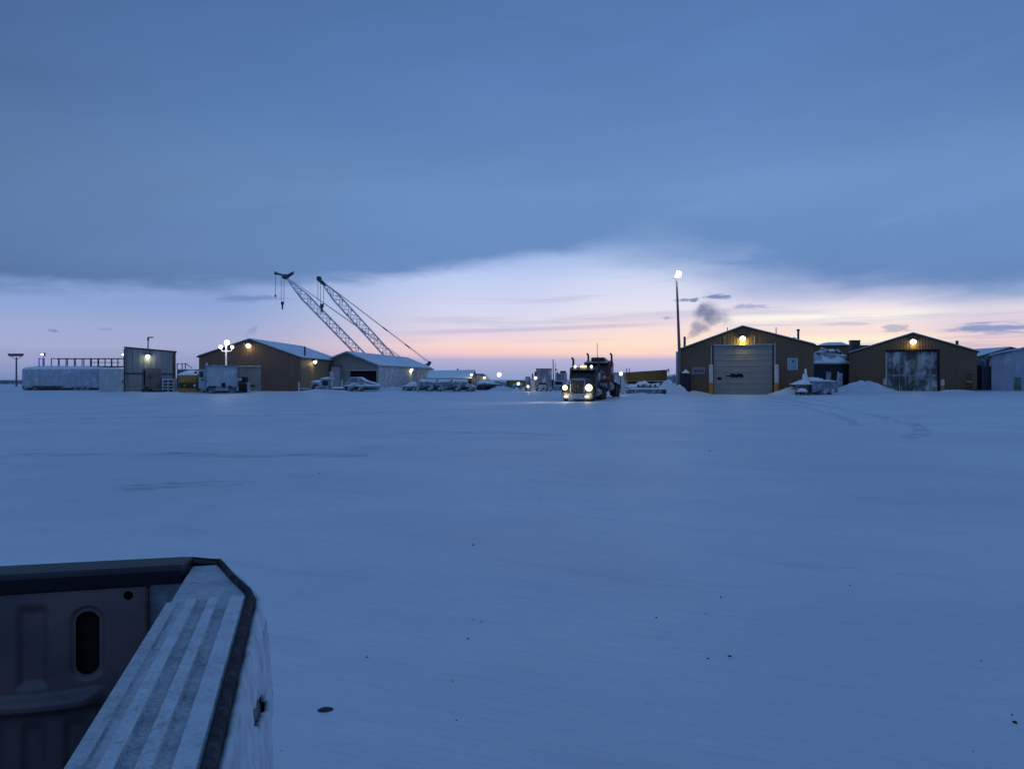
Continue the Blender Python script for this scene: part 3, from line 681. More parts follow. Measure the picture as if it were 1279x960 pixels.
MB().box(f.X(505), f.X(537), 0, 6, -.3, f.Z(461)).build('wall', M['beige_side'], t); MB().box(f.X(504.5), f.X(538), -.2, 6.2, f.Z(461)+.01, f.Z(459.8)).build('roof', M['frostgrey'], t)
MB().tube((f.X(507),-.9,-.2),(f.X(507),-.9,f.Z(463)), .45, n=16).build('silo', M['frostgrey'], t)

# ------------------------------------------------------------------ cranes
def lattice(mb, p, q, w0, w1, bays, taper=.12, r=.05):
    """four-chord boom from p to q in a plane facing the camera, section w across"""
    p, q = Vector(p), Vector(q); d = (q-p); Lb = d.length; d.normalize(); s = Vector((0,1,0)); u = d.cross(s).normalized()
    def sec(t_):
        k = min(1, t_/taper, (1-t_)/(taper*1.6)); k = max(.12, k)
        hw = w0*.5*k; c0 = p + d*Lb*t_
        return [c0+u*hw+s*hw, c0+u*hw-s*hw, c0-u*hw-s*hw, c0-u*hw+s*hw]
    prev = None
    for i in range(bays+1):
        cur = sec(i/bays)
        for j in range(4): mb.tube(cur[j], cur[(j+1)%4], r*.55, n=5)
        if prev:
            for j in range(4):
                mb.tube(prev[j], cur[j], r, n=6)
                mb.tube(prev[j] if i % 2 else prev[(j+1)%4], cur[(j+1)%4] if i % 2 else cur[j], r*.7, n=5)
        prev = cur
def crane(label, D, body_px, foot, tip, gantry, stay_from, lines, hooks, jib=None, group='lattice boom cranes behind the sheds', bays=20):
    f = Fr(body_px, D, .36)
    t = thing('crawler_crane', label, 'crane', f.loc, group=group)
    P = lambda px, py, y=0: (f.X(px), y, f.Z(py))
    mb = MB(); lattice(mb, P(*foot), P(*tip), 1.35, 1.35, bays, r=.085); mb.build('boom', M['crane'], t)
    # head sheaves
    hd = MB(); hx = P(*tip)
    hd.lathe([(.02,-.3),(.42,-.28),(.48,0),(.42,.28),(.02,.3)], hx, ax='y', n=16); hd.build('boom_head', M['craned'], t)
    # body
    zb = 1.1
    for s in (-1, 1):
        tk = MB().prism([(-3.2,.1),(-2.8,0),(2.8,0),(3.2,.1),(3.4,.5),(3.1,.95),(-3.1,.95),(-3.4,.5)], s*2.0-.4, s*2.0+.4).build('track', M['rubber_snow'], t)
    MB().box(-1.2,1.2,-1.6,1.6,.35,1.05).build('undercarriage', M['craned'], t)
    MB().box(-2.4,3.2,-1.3,1.3,1.1,2.5).build('machinery_house', M['frostgrey'], t, bevel=.06)
    MB().box(3.22,4.0,-1.4,1.4,1.0,2.2).build('counterweight', M['craned'], t)
    cb = MB().prism([(-3.6,1.0),(-2.5,1.0),(-2.5,2.7),(-3.3,2.7),(-3.6,1.9)], -1.3, -.3).build('cab', M['frostgrey'], t)
    MB().box(-3.2,-2.6,-1.33,-1.305,1.8,2.5).build('window', M['glass'], cb)
    gx = P(*gantry); gm_ = MB()
    for s in (-.7, .7): gm_.tube((3.0,s,2.4), (gx[0],s*.6,gx[2]), .09); gm_.tube((-1.2,s,2.4), (gx[0],s*.6,gx[2]), .07)
    gm_.lathe([(.02,-.5),(.30,-.5),(.30,.5),(.02,.5)], gx, ax='y', n=12)
    gm_.box(gx[0]-.5, gx[0]+.05, -.3, .3, gx[2]-.55, gx[2]-.1); gm_.build('gantry', M['craned'], t)
    # pendants with two bridle joints
    sf = P(*stay_from); pd = MB()
    for s in (-.28, .28): pd.tube((sf[0],s,sf[2]), (gx[0],s,gx[2]+.1), .035, n=6)
    pd.tube((sf[0]+1.2*0,0,sf[2]), (gx[0],0,gx[2]-.15), .03, n=6)
    for tt in (.60, .80):
        c0 = Vector(sf).lerp(Vector(gx), tt); d_ = (Vector(gx)-Vector(sf)).normalized()
        pd.tube(c0-d_*.55, c0+d_*.55, .12, n=8)
    pd.build('pendant', M['craned'], t)
    ln = MB()
    for (px, y0, y1) in lines: ln.tube(P(px,y0), P(px,y1), .045, n=6)
    ln.build('hoist_line', M['craned'], t)
    for (px, y0, y1, r) in hooks:
        z0, z1 = f.Z(y0), f.Z(y1); x = f.X(px)
        MB().lathe([(.02,z0),(r,z0-.05),(r,z0-(z0-z1)*.35),(r*.45,z0-(z0-z1)*.5),(r*.55,z1+.3*(z0-z1)),(r*.35,z1),(.02,z1-.02)], (x,0,0), n=10).build('hook_block', M['craned'], t)
    if jib:
        jb = MB()
        for (a_, b_, r_) in jib: jb.tube(P(*a_), P(*b_), r_, n=8)
        jb.build('jib', M['craned'], t)
    return t
crane('left lattice boom crane with a short crossbar jib and two hanging hooks', 146, 488, (476,468), (357,346), (512,454), (366,351),
      [(344.5,342,369),(351.8,347,377),(355.2,347,377)], [(344.5,368,371.5,.22),(353.3,376.5,386.5,.30)],
      jib=[((344,341),(353,343.5),.20),((343.5,341),(346,341.2),.30),((353,345),(361,345),.42),((359,345.5),(366.5,340.8),.30),((364,342),(368,339.5),.10)])
crane('right lattice boom crane with stay lines running down to its rear gantry', 140, 510, (508,468), (399,348), (537,453), (399,348),
      [(397.6,350,377),(400.8,353,380),(404.8,356,380)], [(402.6,379,391,.34)], jib=[((398,348),(407,356.5),.34)])

# ------------------------------------------------------------------ trailers, tank trucks and other yard things
def wheel(parent, x, y, z, r, wdt=.3, mat=None, rim=None, name='wheel', ax='y'):
    """wheel with axis along y (or x)"""
    s = -1
    pr = [(r*.55,-wdt/2),(r*.92,-wdt/2),(r,-wdt*.32),(r,wdt*.32),(r*.92,wdt/2),(r*.55,wdt/2)]
    o = MB().lathe(pr, (0,0,0), ax=ax, n=22).build(name, mat or M['rubber'], parent); o.location = (x, y, z)
    MB().lathe([(.02,-wdt*.38),(r*.3,-wdt*.42),(r*.54,-wdt*.2),(r*.54,wdt*.2),(r*.3,wdt*.42),(.02,wdt*.38)], (0,0,0), ax=ax, n=18).build('rim', rim or M['frostgrey'], o)
    return o
def box_trailer(label, px0, px1, ytop, D, ybot, mat, wheels=(), dep=2.6, zb=None, group=None, name='semi_trailer', cat='trailer', skirt=None, under=True, rot=0, bev=.05):
    f = Fr((px0+px1)/2, D, zb, rot)
    t = thing(name, label, cat, f.loc, rot, group=group)
    x0, x1, z0, z1 = f.X(px0), f.X(px1), f.Z(ybot), f.Z(ytop)
    bd_ = MB().box(x0, x1, 0, dep, z0, z1).build('body', mat, t, bevel=bev); bd_.modifiers[0].segments = 5 if bev > .1 else 2
    hp = MB(); lump(hp, x0+.03+bev, x1-.03-bev, .03+bev, dep-.03-bev, z1+.005, [(0,.10),(.3,.18),(.7,.15),(1,.1)], D); hp.build('snow_cap', M['snow'], t, smooth=True)
    if under: MB().box(x0+.4, x1-.4, .5, dep-.5, z0-.22, z0-.01).build('chassis', M['dark'], t)
    for px in wheels: wheel(t, f.X(px), .25, .45, .47, .3, M['rubber_snow'])
    return t, f
t, f = box_trailer('long rime-covered white semi trailer parked below the catwalk', 26, 123, 458.5, 92, 485, M['frostwhite'], (32, 44, 95, 103, 110), bev=.42)
MB().box(f.X(54), f.X(73), -.1, .9, f.Z(489), f.Z(486.5)).build('fuel_tank', M['blackp'], t)
MB().box(f.X(42), f.X(78), -.08, -.003, f.Z(483.5), f.Z(482)).build('side_rail', M['rust'], t)
t, f = box_trailer('square frosted white box container beside the tall metal building', 124, 155, 460.5, 84, 491.5, M['frostwhite'], (), name='container', cat='container', under=False, rot=R(27.5))
MB().box(f.X(147), f.X(155)-.05, -.05, -.003, f.Z(491), f.Z(462)).build('end_panel', M['trim_light'], t)
MB().box(f.X(153), f.X(154.3), -.09, -.052, f.Z(478), f.Z(475.5)).build('latch', M['black'], t)
# catwalk with rail on top of tanks behind
f = Fr(100, 100, .36)
t = thing('catwalk', 'raised steel catwalk with a post railing behind the frosted trailer', 'catwalk', f.loc)
MB().box(f.X(46), f.X(156), 0, 1.5, f.Z(458.5), f.Z(457)).build('deck', M['craned'], t)
rl = MB(); rl.box(f.X(64), f.X(156), -.03, .03, f.Z(448.2), f.Z(447.2)); rl.box(f.X(64), f.X(156), 1.4, 1.46, f.Z(448.2), f.Z(447.2)); rl.box(f.X(114), f.X(150), -.02, .02, f.Z(453), f.Z(452.3))
rl.build('rail', M['craned'], t)
for px in (65,74.7,85,95,105.5,115,124,132,140.5,148):
    MB().box(f.X(px)-.06, f.X(px)+.06, -.08, -.032, f.Z(457), f.Z(447.4)).box(f.X(px)-.05, f.X(px)+.05, 1.47, 1.52, f.Z(457), f.Z(447.4)).build('post', M['craned'], t)
for px in (48, 75, 105, 135, 154): MB().box(f.X(px)-.1, f.X(px)+.1, .6, .8, -.3, f.Z(458.5)-.01).build('leg', M['craned'], t)
cg = MB()
for px in (49.3, 55.5): cg.box(f.X(px)-.06, f.X(px)+.06, -.03, .03, f.Z(457), f.Z(447))
cg.box(f.X(49), f.X(56), -.03, .03, f.Z(448.5), f.Z(447.6)); cg.build('ladder_cage', rough_mat('blue_cage', (.10,.12,.45), (.08,.1,.4), .5, 3), t)
for px, py, lab, pw in ((53.5, 442.5, 'blue-white floodlight on its short post at the left end of the catwalk', 40), (154.6, 442.6, 'blue-white floodlight beside the corner of the tall metal building', 30)):
    fl = Fr(px, 99.6 if px < 100 else 90, 0)
    l_ = thing('floodlight', lab, 'floodlight', (fl.x, fl.D, fl.Z(py)), group='blue floodlights on the catwalk')
    MB().tube((0,.1,-1.5), (0,.1,0), .05).build('post', M['craned'], l_)
    MB().box(-.28,.28,.02,.25,-.22,.22).build('housing', M['craned'], l_, bevel=.03)
    MB().ball((0,-.05,0), .18, sz=.8).build('lens', EM_['cool'], l_, smooth=True)
    point(l_, (0,-.3,-.3), pw, BLUE, .2)
# unlit floodlight mast far left
f = Fr(21, 140, .36)
t = thing('floodlight_mast', 'unlit mast with a row of five floodlights at the left edge', 'light mast', f.loc)
MB().tube((0,0,-.3), (0,0,f.Z(446)), .17, .13).build('pole', M['pole'], t)
cb_ = MB().box(f.X(12), f.X(29), -.06, .06, f.Z(445), f.Z(444.3)); cb_.tube((f.X(14),0,f.Z(445)), (0,0,f.Z(449)), .05).tube((f.X(27.5),0,f.Z(445)), (0,0,f.Z(449)), .05); cb_.build('crossbar', M['pole'], t)
for px in (12.5, 16.5, 20.5, 24.5, 28): MB().prism([(f.X(px)-.13,f.Z(444.2)),(f.X(px)+.13,f.Z(444.2)),(f.X(px)+.26,f.Z(441.6)),(f.X(px)-.20,f.Z(441.3))], -.25, .2).build('lamp_head', M['pole'], t)
# far low horizon clutter
for i, (p0, p1, yt, D_, lab) in enumerate(((-30,18,476,220,'low dark distant shed at the far left of the horizon'),)):
    f = Fr((p0+p1)/2, D_, .3); t = thing('shed', lab, 'shed', f.loc)
    MB().box(f.X(p0), f.X(p1), 0, 8, -.3, f.Z(yt)).build('wall', M['frostgrey'], t); MB().box(f.X(p0)-.2, f.X(p1)+.2, -.3, 8.3, f.Z(yt)+.01, f.Z(yt)+.25).build('roof', M['frostgrey'], t)

# tall galvanised building
f = Fr(188, 86, .30, R(24.5)); fm_ = f
t = thing('metal_building', 'tall mono-pitch metal-clad building with a grey door under a lamp', 'building', f.loc, R(24.5))
a, b = f.X(156.5), f.X(220); zl, ze = f.Z(434.5,156), f.Z(440,220)
mb = MB(); mb.prism([(a,-.4),(b,-.4),(b,ze),(a,zl)], 0, 9); mb.build('wall', M['galv'], t)
sl_ = (ze-zl)/(b-a)
MB().prism([(a-.1,zl+.01-sl_*-.1*-1),(b+.1,ze+.01),(b+.1,ze+.14),(a-.1,zl+.16)], -.1, 9.1).build('roof', M['trim'], t)
MB().box(a, f.X(179.5), -.05, -.003, f.Z(467.5), f.Z(465.5)).box(f.X(202), b-.6*0-.05, -.05, -.003, f.Z(467.8), f.Z(466)).build('ledge', M['trim'], t)
dr = MB().box(f.X(180), f.X(200.5), -.14, -.01, f.Z(489), f.Z(459.5)).build('door', rough_mat('dark_scraped_door', (.09,.085,.08), (.16,.155,.15), .6, .9, rime=.06, ribs=(0,.7)), t)
MB().box(f.X(180), f.X(182), -.17, -.142, f.Z(486), f.Z(462)).box(f.X(187), f.X(189), -.17, -.142, f.Z(472), f.Z(470)).build('door_frame', M['black'], dr)
MB().box(a-.12, a-.0, -.12, -.003, -.2, zl-.1).box(b-.28, b, -.12, -.003, -.2, ze-.05).build('corner_post', M['trim'], t)
MB().box(f.X(161), f.X(178), -.03, -.002, f.Z(489), f.Z(468)).build('side_panel', rough_mat('warm_panel', (.24,.22,.20), (.30,.29,.28), .6, .5, ribs=(0,.4), rime=.05), t)
wall_lamp('tilted white lamp above the door of the tall metal building', 185, 444, 85.95, .24, 'white', 22, (1,.86,.40), out=.22, fr=fm_)
f = Fr(185.5, 96, .36); t = thing('street_lamp', 'thin unlit lamp pole with a short arm behind the tall metal building', 'lamp post', f.loc)
MB().tube((0,0,-.3), (0,0,f.Z(424)), .09, .07).build('pole', M['pole'], t); MB().tube((0,0,f.Z(421.5)), (f.X(190),0,f.Z(421.3)), .06).tube((0,0,f.Z(425.5)), (0,0,f.Z(421)), .12).build('arm', M['pole'], t)
MB().box(f.X(187.5), f.X(191.5), -.15, .15, f.Z(421.9), f.Z(420.6)).build('lamp_head', M['pole'], t)
f = Fr(210, fm_.P(210,1.2)[1], .28); t = thing('pallet_stack', 'frosted white slatted crate against the right side of the metal building', 'crate', f.loc)
mb = MB()
for yy in (475,479,483,486.5): mb.box(f.X(203), f.X(217), 0, .9, f.Z(yy), f.Z(yy-1.6))
for px in (203, 209.5, 216): mb.box(f.X(px), f.X(px)+.12, .02, .88, -.1, f.Z(472.5))
mb.build('slats', M['frostwhite'], t)
MB().box(f.X(204), f.X(216), .3, .8, -.1, f.Z(474)).build('load', M['navy'], t)
for px, D_, lab, ww, hh_ in ((182, 83.6, 'black lump of machinery at the door of the metal building', .45, .38), (197, 83.8, 'low black sled on the snow right of the metal door', .62, .22)):
    f = Fr(px, D_); t = thing('equipment_skid', lab, 'machinery', f.loc)
    MB().box(-ww,ww,0,.6,.03,hh_).build('body', M['blackp'], t, bevel=.05); MB().box(-ww*.5,ww*.3,.1,.5,hh_+.003,hh_+.3 if ww < .5 else hh_+.05).build('cover', M['dark'], t, bevel=.04)

# yellow machine
f = Fr(235, 83, .25)
t = thing('wheel_loader', 'yellow machine with a black band parked between building and white trailer', 'machine', f.loc)
MB().box(f.X(223), f.X(246), 0, 3, f.Z(478), f.Z(468.5)).build('body', M['yellow'], t, bevel=.08)
MB().box(f.X(223), f.X(247), .12, 2.9, f.Z(484.6), f.Z(478)-.005).build('grille', M['blackp'], t)
MB().box(f.X(223), f.X(246), .02, 2.9, f.Z(491.5), f.Z(484.6)-.005).build('bumper', M['yellow'], t, bevel=.06)
for px, mt_, in ((231, 'yellow'), (243.5, 'frostwhite')): MB().ball((f.X(px), .08, f.Z(481.5)), .16).build('headlight', M[mt_], t, smooth=True)
hp = MB(); lump(hp, f.X(222), f.X(246), 0, 3, f.Z(468.5)+.01, [(0,.35),(.5,.55),(1,.4)], 31); hp.build('snow_cap', M['snow'], t, smooth=True)
MB().ball((f.X(243.5), .3, f.Z(465.5)), .15).build('exhaust', M['black'], t)
f = Fr(232, 95, .36); t = thing('tank', 'snow-topped pale tank with a top railing behind the yellow machine', 'tank', f.loc)
MB().box(f.X(221), f.X(249), 0, 3, -.3, f.Z(461)).build('shell', M['frostwhite'], t, bevel=.1)
mb = MB(); mb.box(f.X(221.5), f.X(234), -.02, .04, f.Z(454.4), f.Z(453.6))
for px in (221.7, 228, 232): mb.box(f.X(px)-.05, f.X(px)+.05, -.02, .04, f.Z(461), f.Z(453.7))
mb.tube((f.X(233),0,f.Z(454)), (f.X(240),0,f.Z(459.5)), .05); mb.build('railing', M['pole'], t)
# white box trailer end + neighbour cab
f = Fr(277, 80, .20, R(21))
t = thing('box_trailer', 'frosted white box trailer standing under the triple floodlight', 'trailer', f.loc, R(21))
x0, x1, z1 = f.X(258), f.X(296.5), f.Z(457.5)
MB().box(x0, x1, 0, 5, f.Z(483), z1).build('body', M['frostwhite'], t, bevel=.04)
MB().box(x0-.12, x1+.1, -.12, 5.1, z1+.005, z1+.13).box(x0-.14, x0-.005, -.11, 0, 0.3, z1).box(x1+.005, x1+.14, -.11, 0, .3, z1).build('frame', M['frostgrey'], t)
MB().tube((x0+.05,-.05,z1+.05), (x0+.05,-.05,z1+.35), .10).build('corner_lamp', M['frostpole'], t)
dk = MB(); dk.box(f.X(261), f.X(271), -.06, -.004, f.Z(483.4), f.Z(482)).box(f.X(286), f.X(289), -.06, -.004, f.Z(483.5), f.Z(481.5)).box(f.X(277.5), f.X(282), -.10, -.004, f.Z(483.5), f.Z(478))
dk.build('hatch', M['black'], t)
MB().box(x0+.1, x1, .15, 4.6, f.Z(488), f.Z(483.2)).build('lower_panel', rough_mat('lilac_panel', (.36,.36,.52), (.15,.16,.24), .6, 3, rime=.3, rimescale=4), t)
MB().box(x0+.2, x1+.5, .25, 4.4, f.Z(492.5), f.Z(488.2)).build('chassis', M['dark'], t)
for px in (264, 291): wheel(t, f.X(px), .3, .38, .42, .3, M['rubber_snow'])
f = Fr(253, 81.5, .22); t = thing('delivery_van', 'narrow white cab with a dark side window left of the box trailer', 'van', f.loc)
MB().prism([(f.X(248),.45),(f.X(257),.45),(f.X(257),f.Z(461)),(f.X(249.5),f.Z(461)),(f.X(248),f.Z(465))], .1, 2.2).build('cab', M['frostwhite'], t)
wn = MB().box(f.X(249.2), f.X(254), .05, .098, f.Z(471), f.Z(464)).box(f.X(251.5), f.X(254.5), .05, .098, f.Z(475), f.Z(473.5)).build('window', M['blackp'], t)
MB().box(f.X(247.5), f.X(257), .3, 2, -.1, .44).build('chassis', M['frostgrey'], t)
wheel(t, f.X(252), .35, .38, .40, .3, M['rubber_snow'])
f = Fr(304, 82.5, .22); t = thing('fork_lift', 'dark snow-speckled machine parked against the grey bay door', 'machine', f.loc)
MB().box(f.X(299), f.X(308), 0, 1.4, f.Z(489), f.Z(478)).build('body', M['rust'], t, bevel=.08)
MB().box(f.X(298.5), f.X(306), .2, 1.1, f.Z(478)+.01, f.Z(470.5)).build('cab', M['blackp'], t)
MB().ball((f.X(300.5), -.02, f.Z(474)), .2).build('lamp', M['frostwhite'], t, smooth=True)
MB().box(f.X(309.5), f.X(312.5), -.1, .1, -.1, f.Z(477)).build('mast', M['frostwhite'], t)
for px in (300, 306): wheel(t, f.X(px), .0, .28, .32, .25)

# triple floodlight, lit
f = Fr(283, 82, .25)
t = thing('floodlight_mast', 'rimed mast with three glowing lamps in front of the brown workshop', 'light mast', f.loc)
MB().tube((0,.0,-.2), (0,0,f.Z(431)), .11, .09).build('pole', M['frostpole'], t)
mb = MB(); mb.path([(0,0,f.Z(439)), (f.X(277.5),0,f.Z(438)), (f.X(276.5),0,f.Z(435))], .05); mb.path([(0,0,f.Z(439)), (f.X(289.5),0,f.Z(438)), (f.X(290.5),0,f.Z(435))], .05); mb.build('arm', M['frostpole'], t)
for px, py, r in ((276.2,433.2,.20),(284,427.8,.28),(290.6,433.4,.18)):
    MB().ball((f.X(px), 0, f.Z(py)), r).build('globe', EM_['white'], t, smooth=True)
point(t, (0,-.8,f.Z(430)), 110, WHITE, .4)

# snow-covered winch truck
f = Fr(430, 86, .26)
t = thing('winch_truck', 'snow-buried six-wheel winch truck facing left before the open shed', 'truck', f.loc)
sn = M['frostgrey']
MB().prism([(f.X(389),f.Z(479)),(f.X(391),f.Z(477)),(f.X(400),f.Z(476)),(f.X(400),f.Z(487)),(f.X(389),f.Z(485))], .1, 1.9).build('hood', sn, t)
cb = MB().prism([(f.X(400.2),f.Z(488)),(f.X(413),f.Z(488)),(f.X(413),f.Z(473)),(f.X(403),f.Z(473)),(f.X(400.2),f.Z(478))], 0, 2.1).build('cab', sn, t, bevel=.05)
MB().box(f.X(403.5), f.X(410), -.03, -.003, f.Z(481), f.Z(475.5)).build('window', M['navy'], cb)
hp = MB(); lump(hp, f.X(400), f.X(413.5), -.1, 2.2, f.Z(473)+.01, [(0,.08),(.5,.2),(1,.15)], 41); lump(hp, f.X(387), f.X(401), 0, 2.0, f.Z(477), [(0,.0),(.4,.2),(1,.25)], 42); hp.build('snow_cap', M['snow'], t, smooth=True)
MB().box(f.X(412), f.X(415.5), .1, .5, f.Z(482), f.Z(464)).build('exhaust', M['frostwhite'], t)
MB().box(f.X(410), f.X(470), .3, 1.9, f.Z(487), f.Z(484)).build('chassis', M['dark'], t)
MB().prism([(f.X(427),f.Z(484)),(f.X(434),f.Z(476)),(f.X(438),f.Z(471)),(f.X(449),f.Z(470.5)),(f.X(456),f.Z(475)),(f.X(470),f.Z(479)),(f.X(471.5),f.Z(486)),(f.X(460),f.Z(484.5))], .05, 2.2).build('winch_bed', sn, t, bevel=.08)
hp = MB(); lump(hp, f.X(430), f.X(472), -.05, 2.3, f.Z(482), [(0,.1),(.15,.6),(.22,.88),(.42,.9),(.5,.55),(.6,.62),(.95,.30),(1,.2)], 43, 26, amp=.10); hp.build('snow_load', M['snow'], t, smooth=True)
hp = MB(); lump(hp, f.X(414), f.X(431), 0, 2.0, f.Z(485), [(0,.25),(.4,.15),(1,.35)], 44); hp.build('snow_load', M['snow'], t, smooth=True)
for px in (396, 436.5, 449.5): wheel(t, f.X(px), .15, .42, .52, .35, M['rubber_snow'], M['frostwhite'])
fd = MB()
for px in (396, 436.5, 449.5):
    pts = [(f.X(px)+.72*math.cos(a_), .42+.62*math.sin(a_)) for a_ in [R(15+i*15) for i in range(11)]]
    inn = [(f.X(px)+.62*math.cos(a_), .42+.54*math.sin(a_)) for a_ in [R(15+i*15) for i in range(11)]]
    for i in range(10): fd.prism([pts[i], pts[i+1], inn[i+1], inn[i]], -.08, .5)
fd.build('fender', M['frostwhite'], t)
f = Fr(380, 85, .26); t = thing('flat_sled', 'low dark sled half drifted in beside the snow-buried winch truck', 'sled', f.loc)
MB().box(-.5,.6,0,1.2,.30,.42).build('deck', M['frostwhite'], t); MB().box(-.45,.5,.1,1.1,-.05,.29).build('runner', M['rust'], t)
mound('snow_pile', 'low drift in front of the snow-buried winch truck', (405-640)*84/F, 84, 4.4, 1.3, .28, 31)
mound('snow_pile', 'drift running along the foot of the open-fronted shed', (490-640)*90/F, 90, 4.5, 1.6, .40, 33)
f = Fr(374, 87.2, .3); t = thing('marker_post', 'thin white post at the corner of the brown workshop', 'post', f.loc)
MB().lathe([(.11,-.2),(.11,f.Z(478)),(.02,f.Z(477))], n=10).build('post', M['white'], t)

# long low buildings and tanker in the centre
f = Fr(565, 112, .36)
t = thing('long_building', 'long low snow-roofed building behind the tank truck', 'building', f.loc)
x0, x1 = f.X(536), f.X(589); ze, zr = f.Z(472.2), f.Z(463.5); zr2 = f.Z(462.5)
MB().box(x0-.3, x1+.1, -.36, -.30, ze-.42, ze-.02).build('fascia', M['blackp'], t)
MB().add([(x0,0,-.4),(x1,0,-.4),(x1,0,ze),(x0,0,ze),(x1+.4,7,-.4),(x1+.4,7,ze),(x1+.2,3.5,zr2),(x0,7,-.4),(x0,7,ze),(x0,3.5,zr)], [(0,1,2,3),(1,4,5,6,2),(4,7,8,5),(7,0,3,9,8)]).build('wall', M['dark'], t)
rf = MB().add([(x0-.3,-.3,ze),(x1+.1,-.3,ze),(x1+.4,3.5,zr2+.15),(x0-.3,3.5,zr+.15),(x0-.3,7.3,ze),(x1+.5,7.3,ze),(x0-.3,-.3,ze-.14),(x1+.1,-.3,ze-.14),(x1+.4,3.5,zr2),(x0-.3,3.5,zr),(x0-.3,7.3,ze-.14),(x1+.5,7.3,ze-.14)],
    [(0,1,2,3),(3,2,5,4),(6,9,8,7),(9,10,11,8),(0,6,7,1),(4,5,11,10),(0,3,9,6),(3,4,10,9),(1,7,8,2),(2,8,11,5)]).build('roof', M['frostgrey'], t)
flue(t, f.X(570), 3.5, zr, f.Z(459.5), .09)
wall_lamp('warm lamp on the gable end of the long low building', 589.5, 467, 111.8, .20, 'sod', 20, SOD, out=.3)
f = Fr(600, 126, .36)
t = thing('shed', 'smaller snow-roofed shed right of the long low building', 'shed', f.loc)
MB().prism([(f.X(592),-.3),(f.X(610),-.3),(f.X(610),f.Z(474)),(f.X(604),f.Z(467.5)),(f.X(592),f.Z(467))], 0, 6).build('wall', M['frostgrey'], t)
MB().prism([(f.X(592),f.Z(467)+.02),(f.X(604),f.Z(467.5)+.02),(f.X(611),f.Z(475)),(f.X(611),f.Z(474)+.1),(f.X(604.3),f.Z(466.6)),(f.X(592),f.Z(466))], -.3, 6.3).build('roof', M['frostwhite'], t)
wall_lamp('small warm lamp on the smaller shed right of the long low building', 605.5, 470.8, 125.8, .20, 'sod', 18, SOD, out=.3)
f = Fr(556, 86, .26)
t = thing('tank_truck', 'snow-caked tank truck with a long round tank in the centre row', 'tank truck', f.loc)
tk = MB().lathe([(.02,f.X(522)),(.35,f.X(522.3)),(.52,f.X(524)),(.56,f.X(527)),(.56,f.X(582)),(.50,f.X(584.5)),(.02,f.X(585))], (0,1.0,f.Z(479.5)), ax='x', n=24).build('tank', M['frostgrey'], t, smooth=True)
hp = MB(); lump(hp, f.X(524), f.X(584), .55, 1.45, f.Z(475)-.04, [(0,.03),(.1,.08),(.9,.08),(1,.03)], 51, 30); hp.build('snow_cap', M['snow'], tk, smooth=True)
MB().box(f.X(545), f.X(546.5), .5, 1.5, f.Z(481), f.Z(474)).box(f.X(563.5), f.X(565), .5, 1.5, f.Z(481), f.Z(474)).build('strap', M['dark'], tk)
MB().box(f.X(521), f.X(594), .4, 1.6, f.Z(487.4), f.Z(485.3)).build('chassis', M['dark'], t)
cb = MB().prism([(f.X(583),f.Z(488)),(f.X(594),f.Z(488)),(f.X(594),f.Z(483)),(f.X(590.5),f.Z(481.4)),(f.X(583),f.Z(479.5))], .0, 2.1).build('hood', M['frostgrey'], t, bevel=.05)
hp = MB(); lump(hp, f.X(582), f.X(594.2), -.05, 2.2, f.Z(482.5), [(0,.35),(.5,.22),(1,.05)], 52); hp.build('snow_cap', M['snow'], t, smooth=True)
for px in (537, 549, 571, 587.5): wheel(t, f.X(px), .15, .36, .46, .34, M['rubber_snow'], M['frostgrey'])
MB().box(f.X(521), f.X(523), -.05, .1, f.Z(490), f.Z(477)).box(f.X(548), f.X(558), -.15, .3, f.Z(485.5), f.Z(484.4)).box(f.X(552.5), f.X(554.5), -.1, .2, f.Z(491), f.Z(485.6)).build('ladder', M['frostwhite'], t)
f = Fr(513, 88, .30); t = thing('pickup_truck', 'snow-covered vehicle hidden under drift left of the tank truck', 'pickup truck', f.loc)
MB().box(f.X(503), f.X(521), 0, 1.8, .25, f.Z(481.5)).build('body', M['frostgrey'], t, bevel=.1)
hp = MB(); lump(hp, f.X(502.5), f.X(521.5), -.05, 1.9, f.Z(482.3), [(0,.1),(.35,.25),(.5,.5),(.8,.55),(1,.2)], 53); hp.build('snow_load', M['snow'], t, smooth=True)
for px in (507, 517): wheel(t, f.X(px), .05, .28, .32, .25, M['rubber_snow'])
f = Fr(611, 92, .33)
t = thing('flatbed_trailer', 'dull red trailer with snowy load right of the tank truck', 'trailer', f.loc)
MB().box(f.X(596), f.X(627), 0, 2, f.Z(487), f.Z(480)).build('body', M['redt'], t, bevel=.05)
hp = MB(); lump(hp, f.X(595.5), f.X(627.5), -.05, 2.1, f.Z(480)+.01, [(0,.35),(.3,.6),(.5,.4),(.8,.1),(1,.05)], 61); hp.build('snow_load', M['frostgrey'], t, smooth=True)
MB().box(f.X(596), f.X(616), .2, 1.8, f.Z(490.6), f.Z(487)-.01).build('chassis', M['black'], t)
for px in (599, 609, 613): wheel(t, f.X(px), .1, .22, .36, .3)
mound('snow_pile', 'low pale snow heap right of the dull red trailer', (628-640)*91/F, 91, 2.0, 1.2, .45, 41)
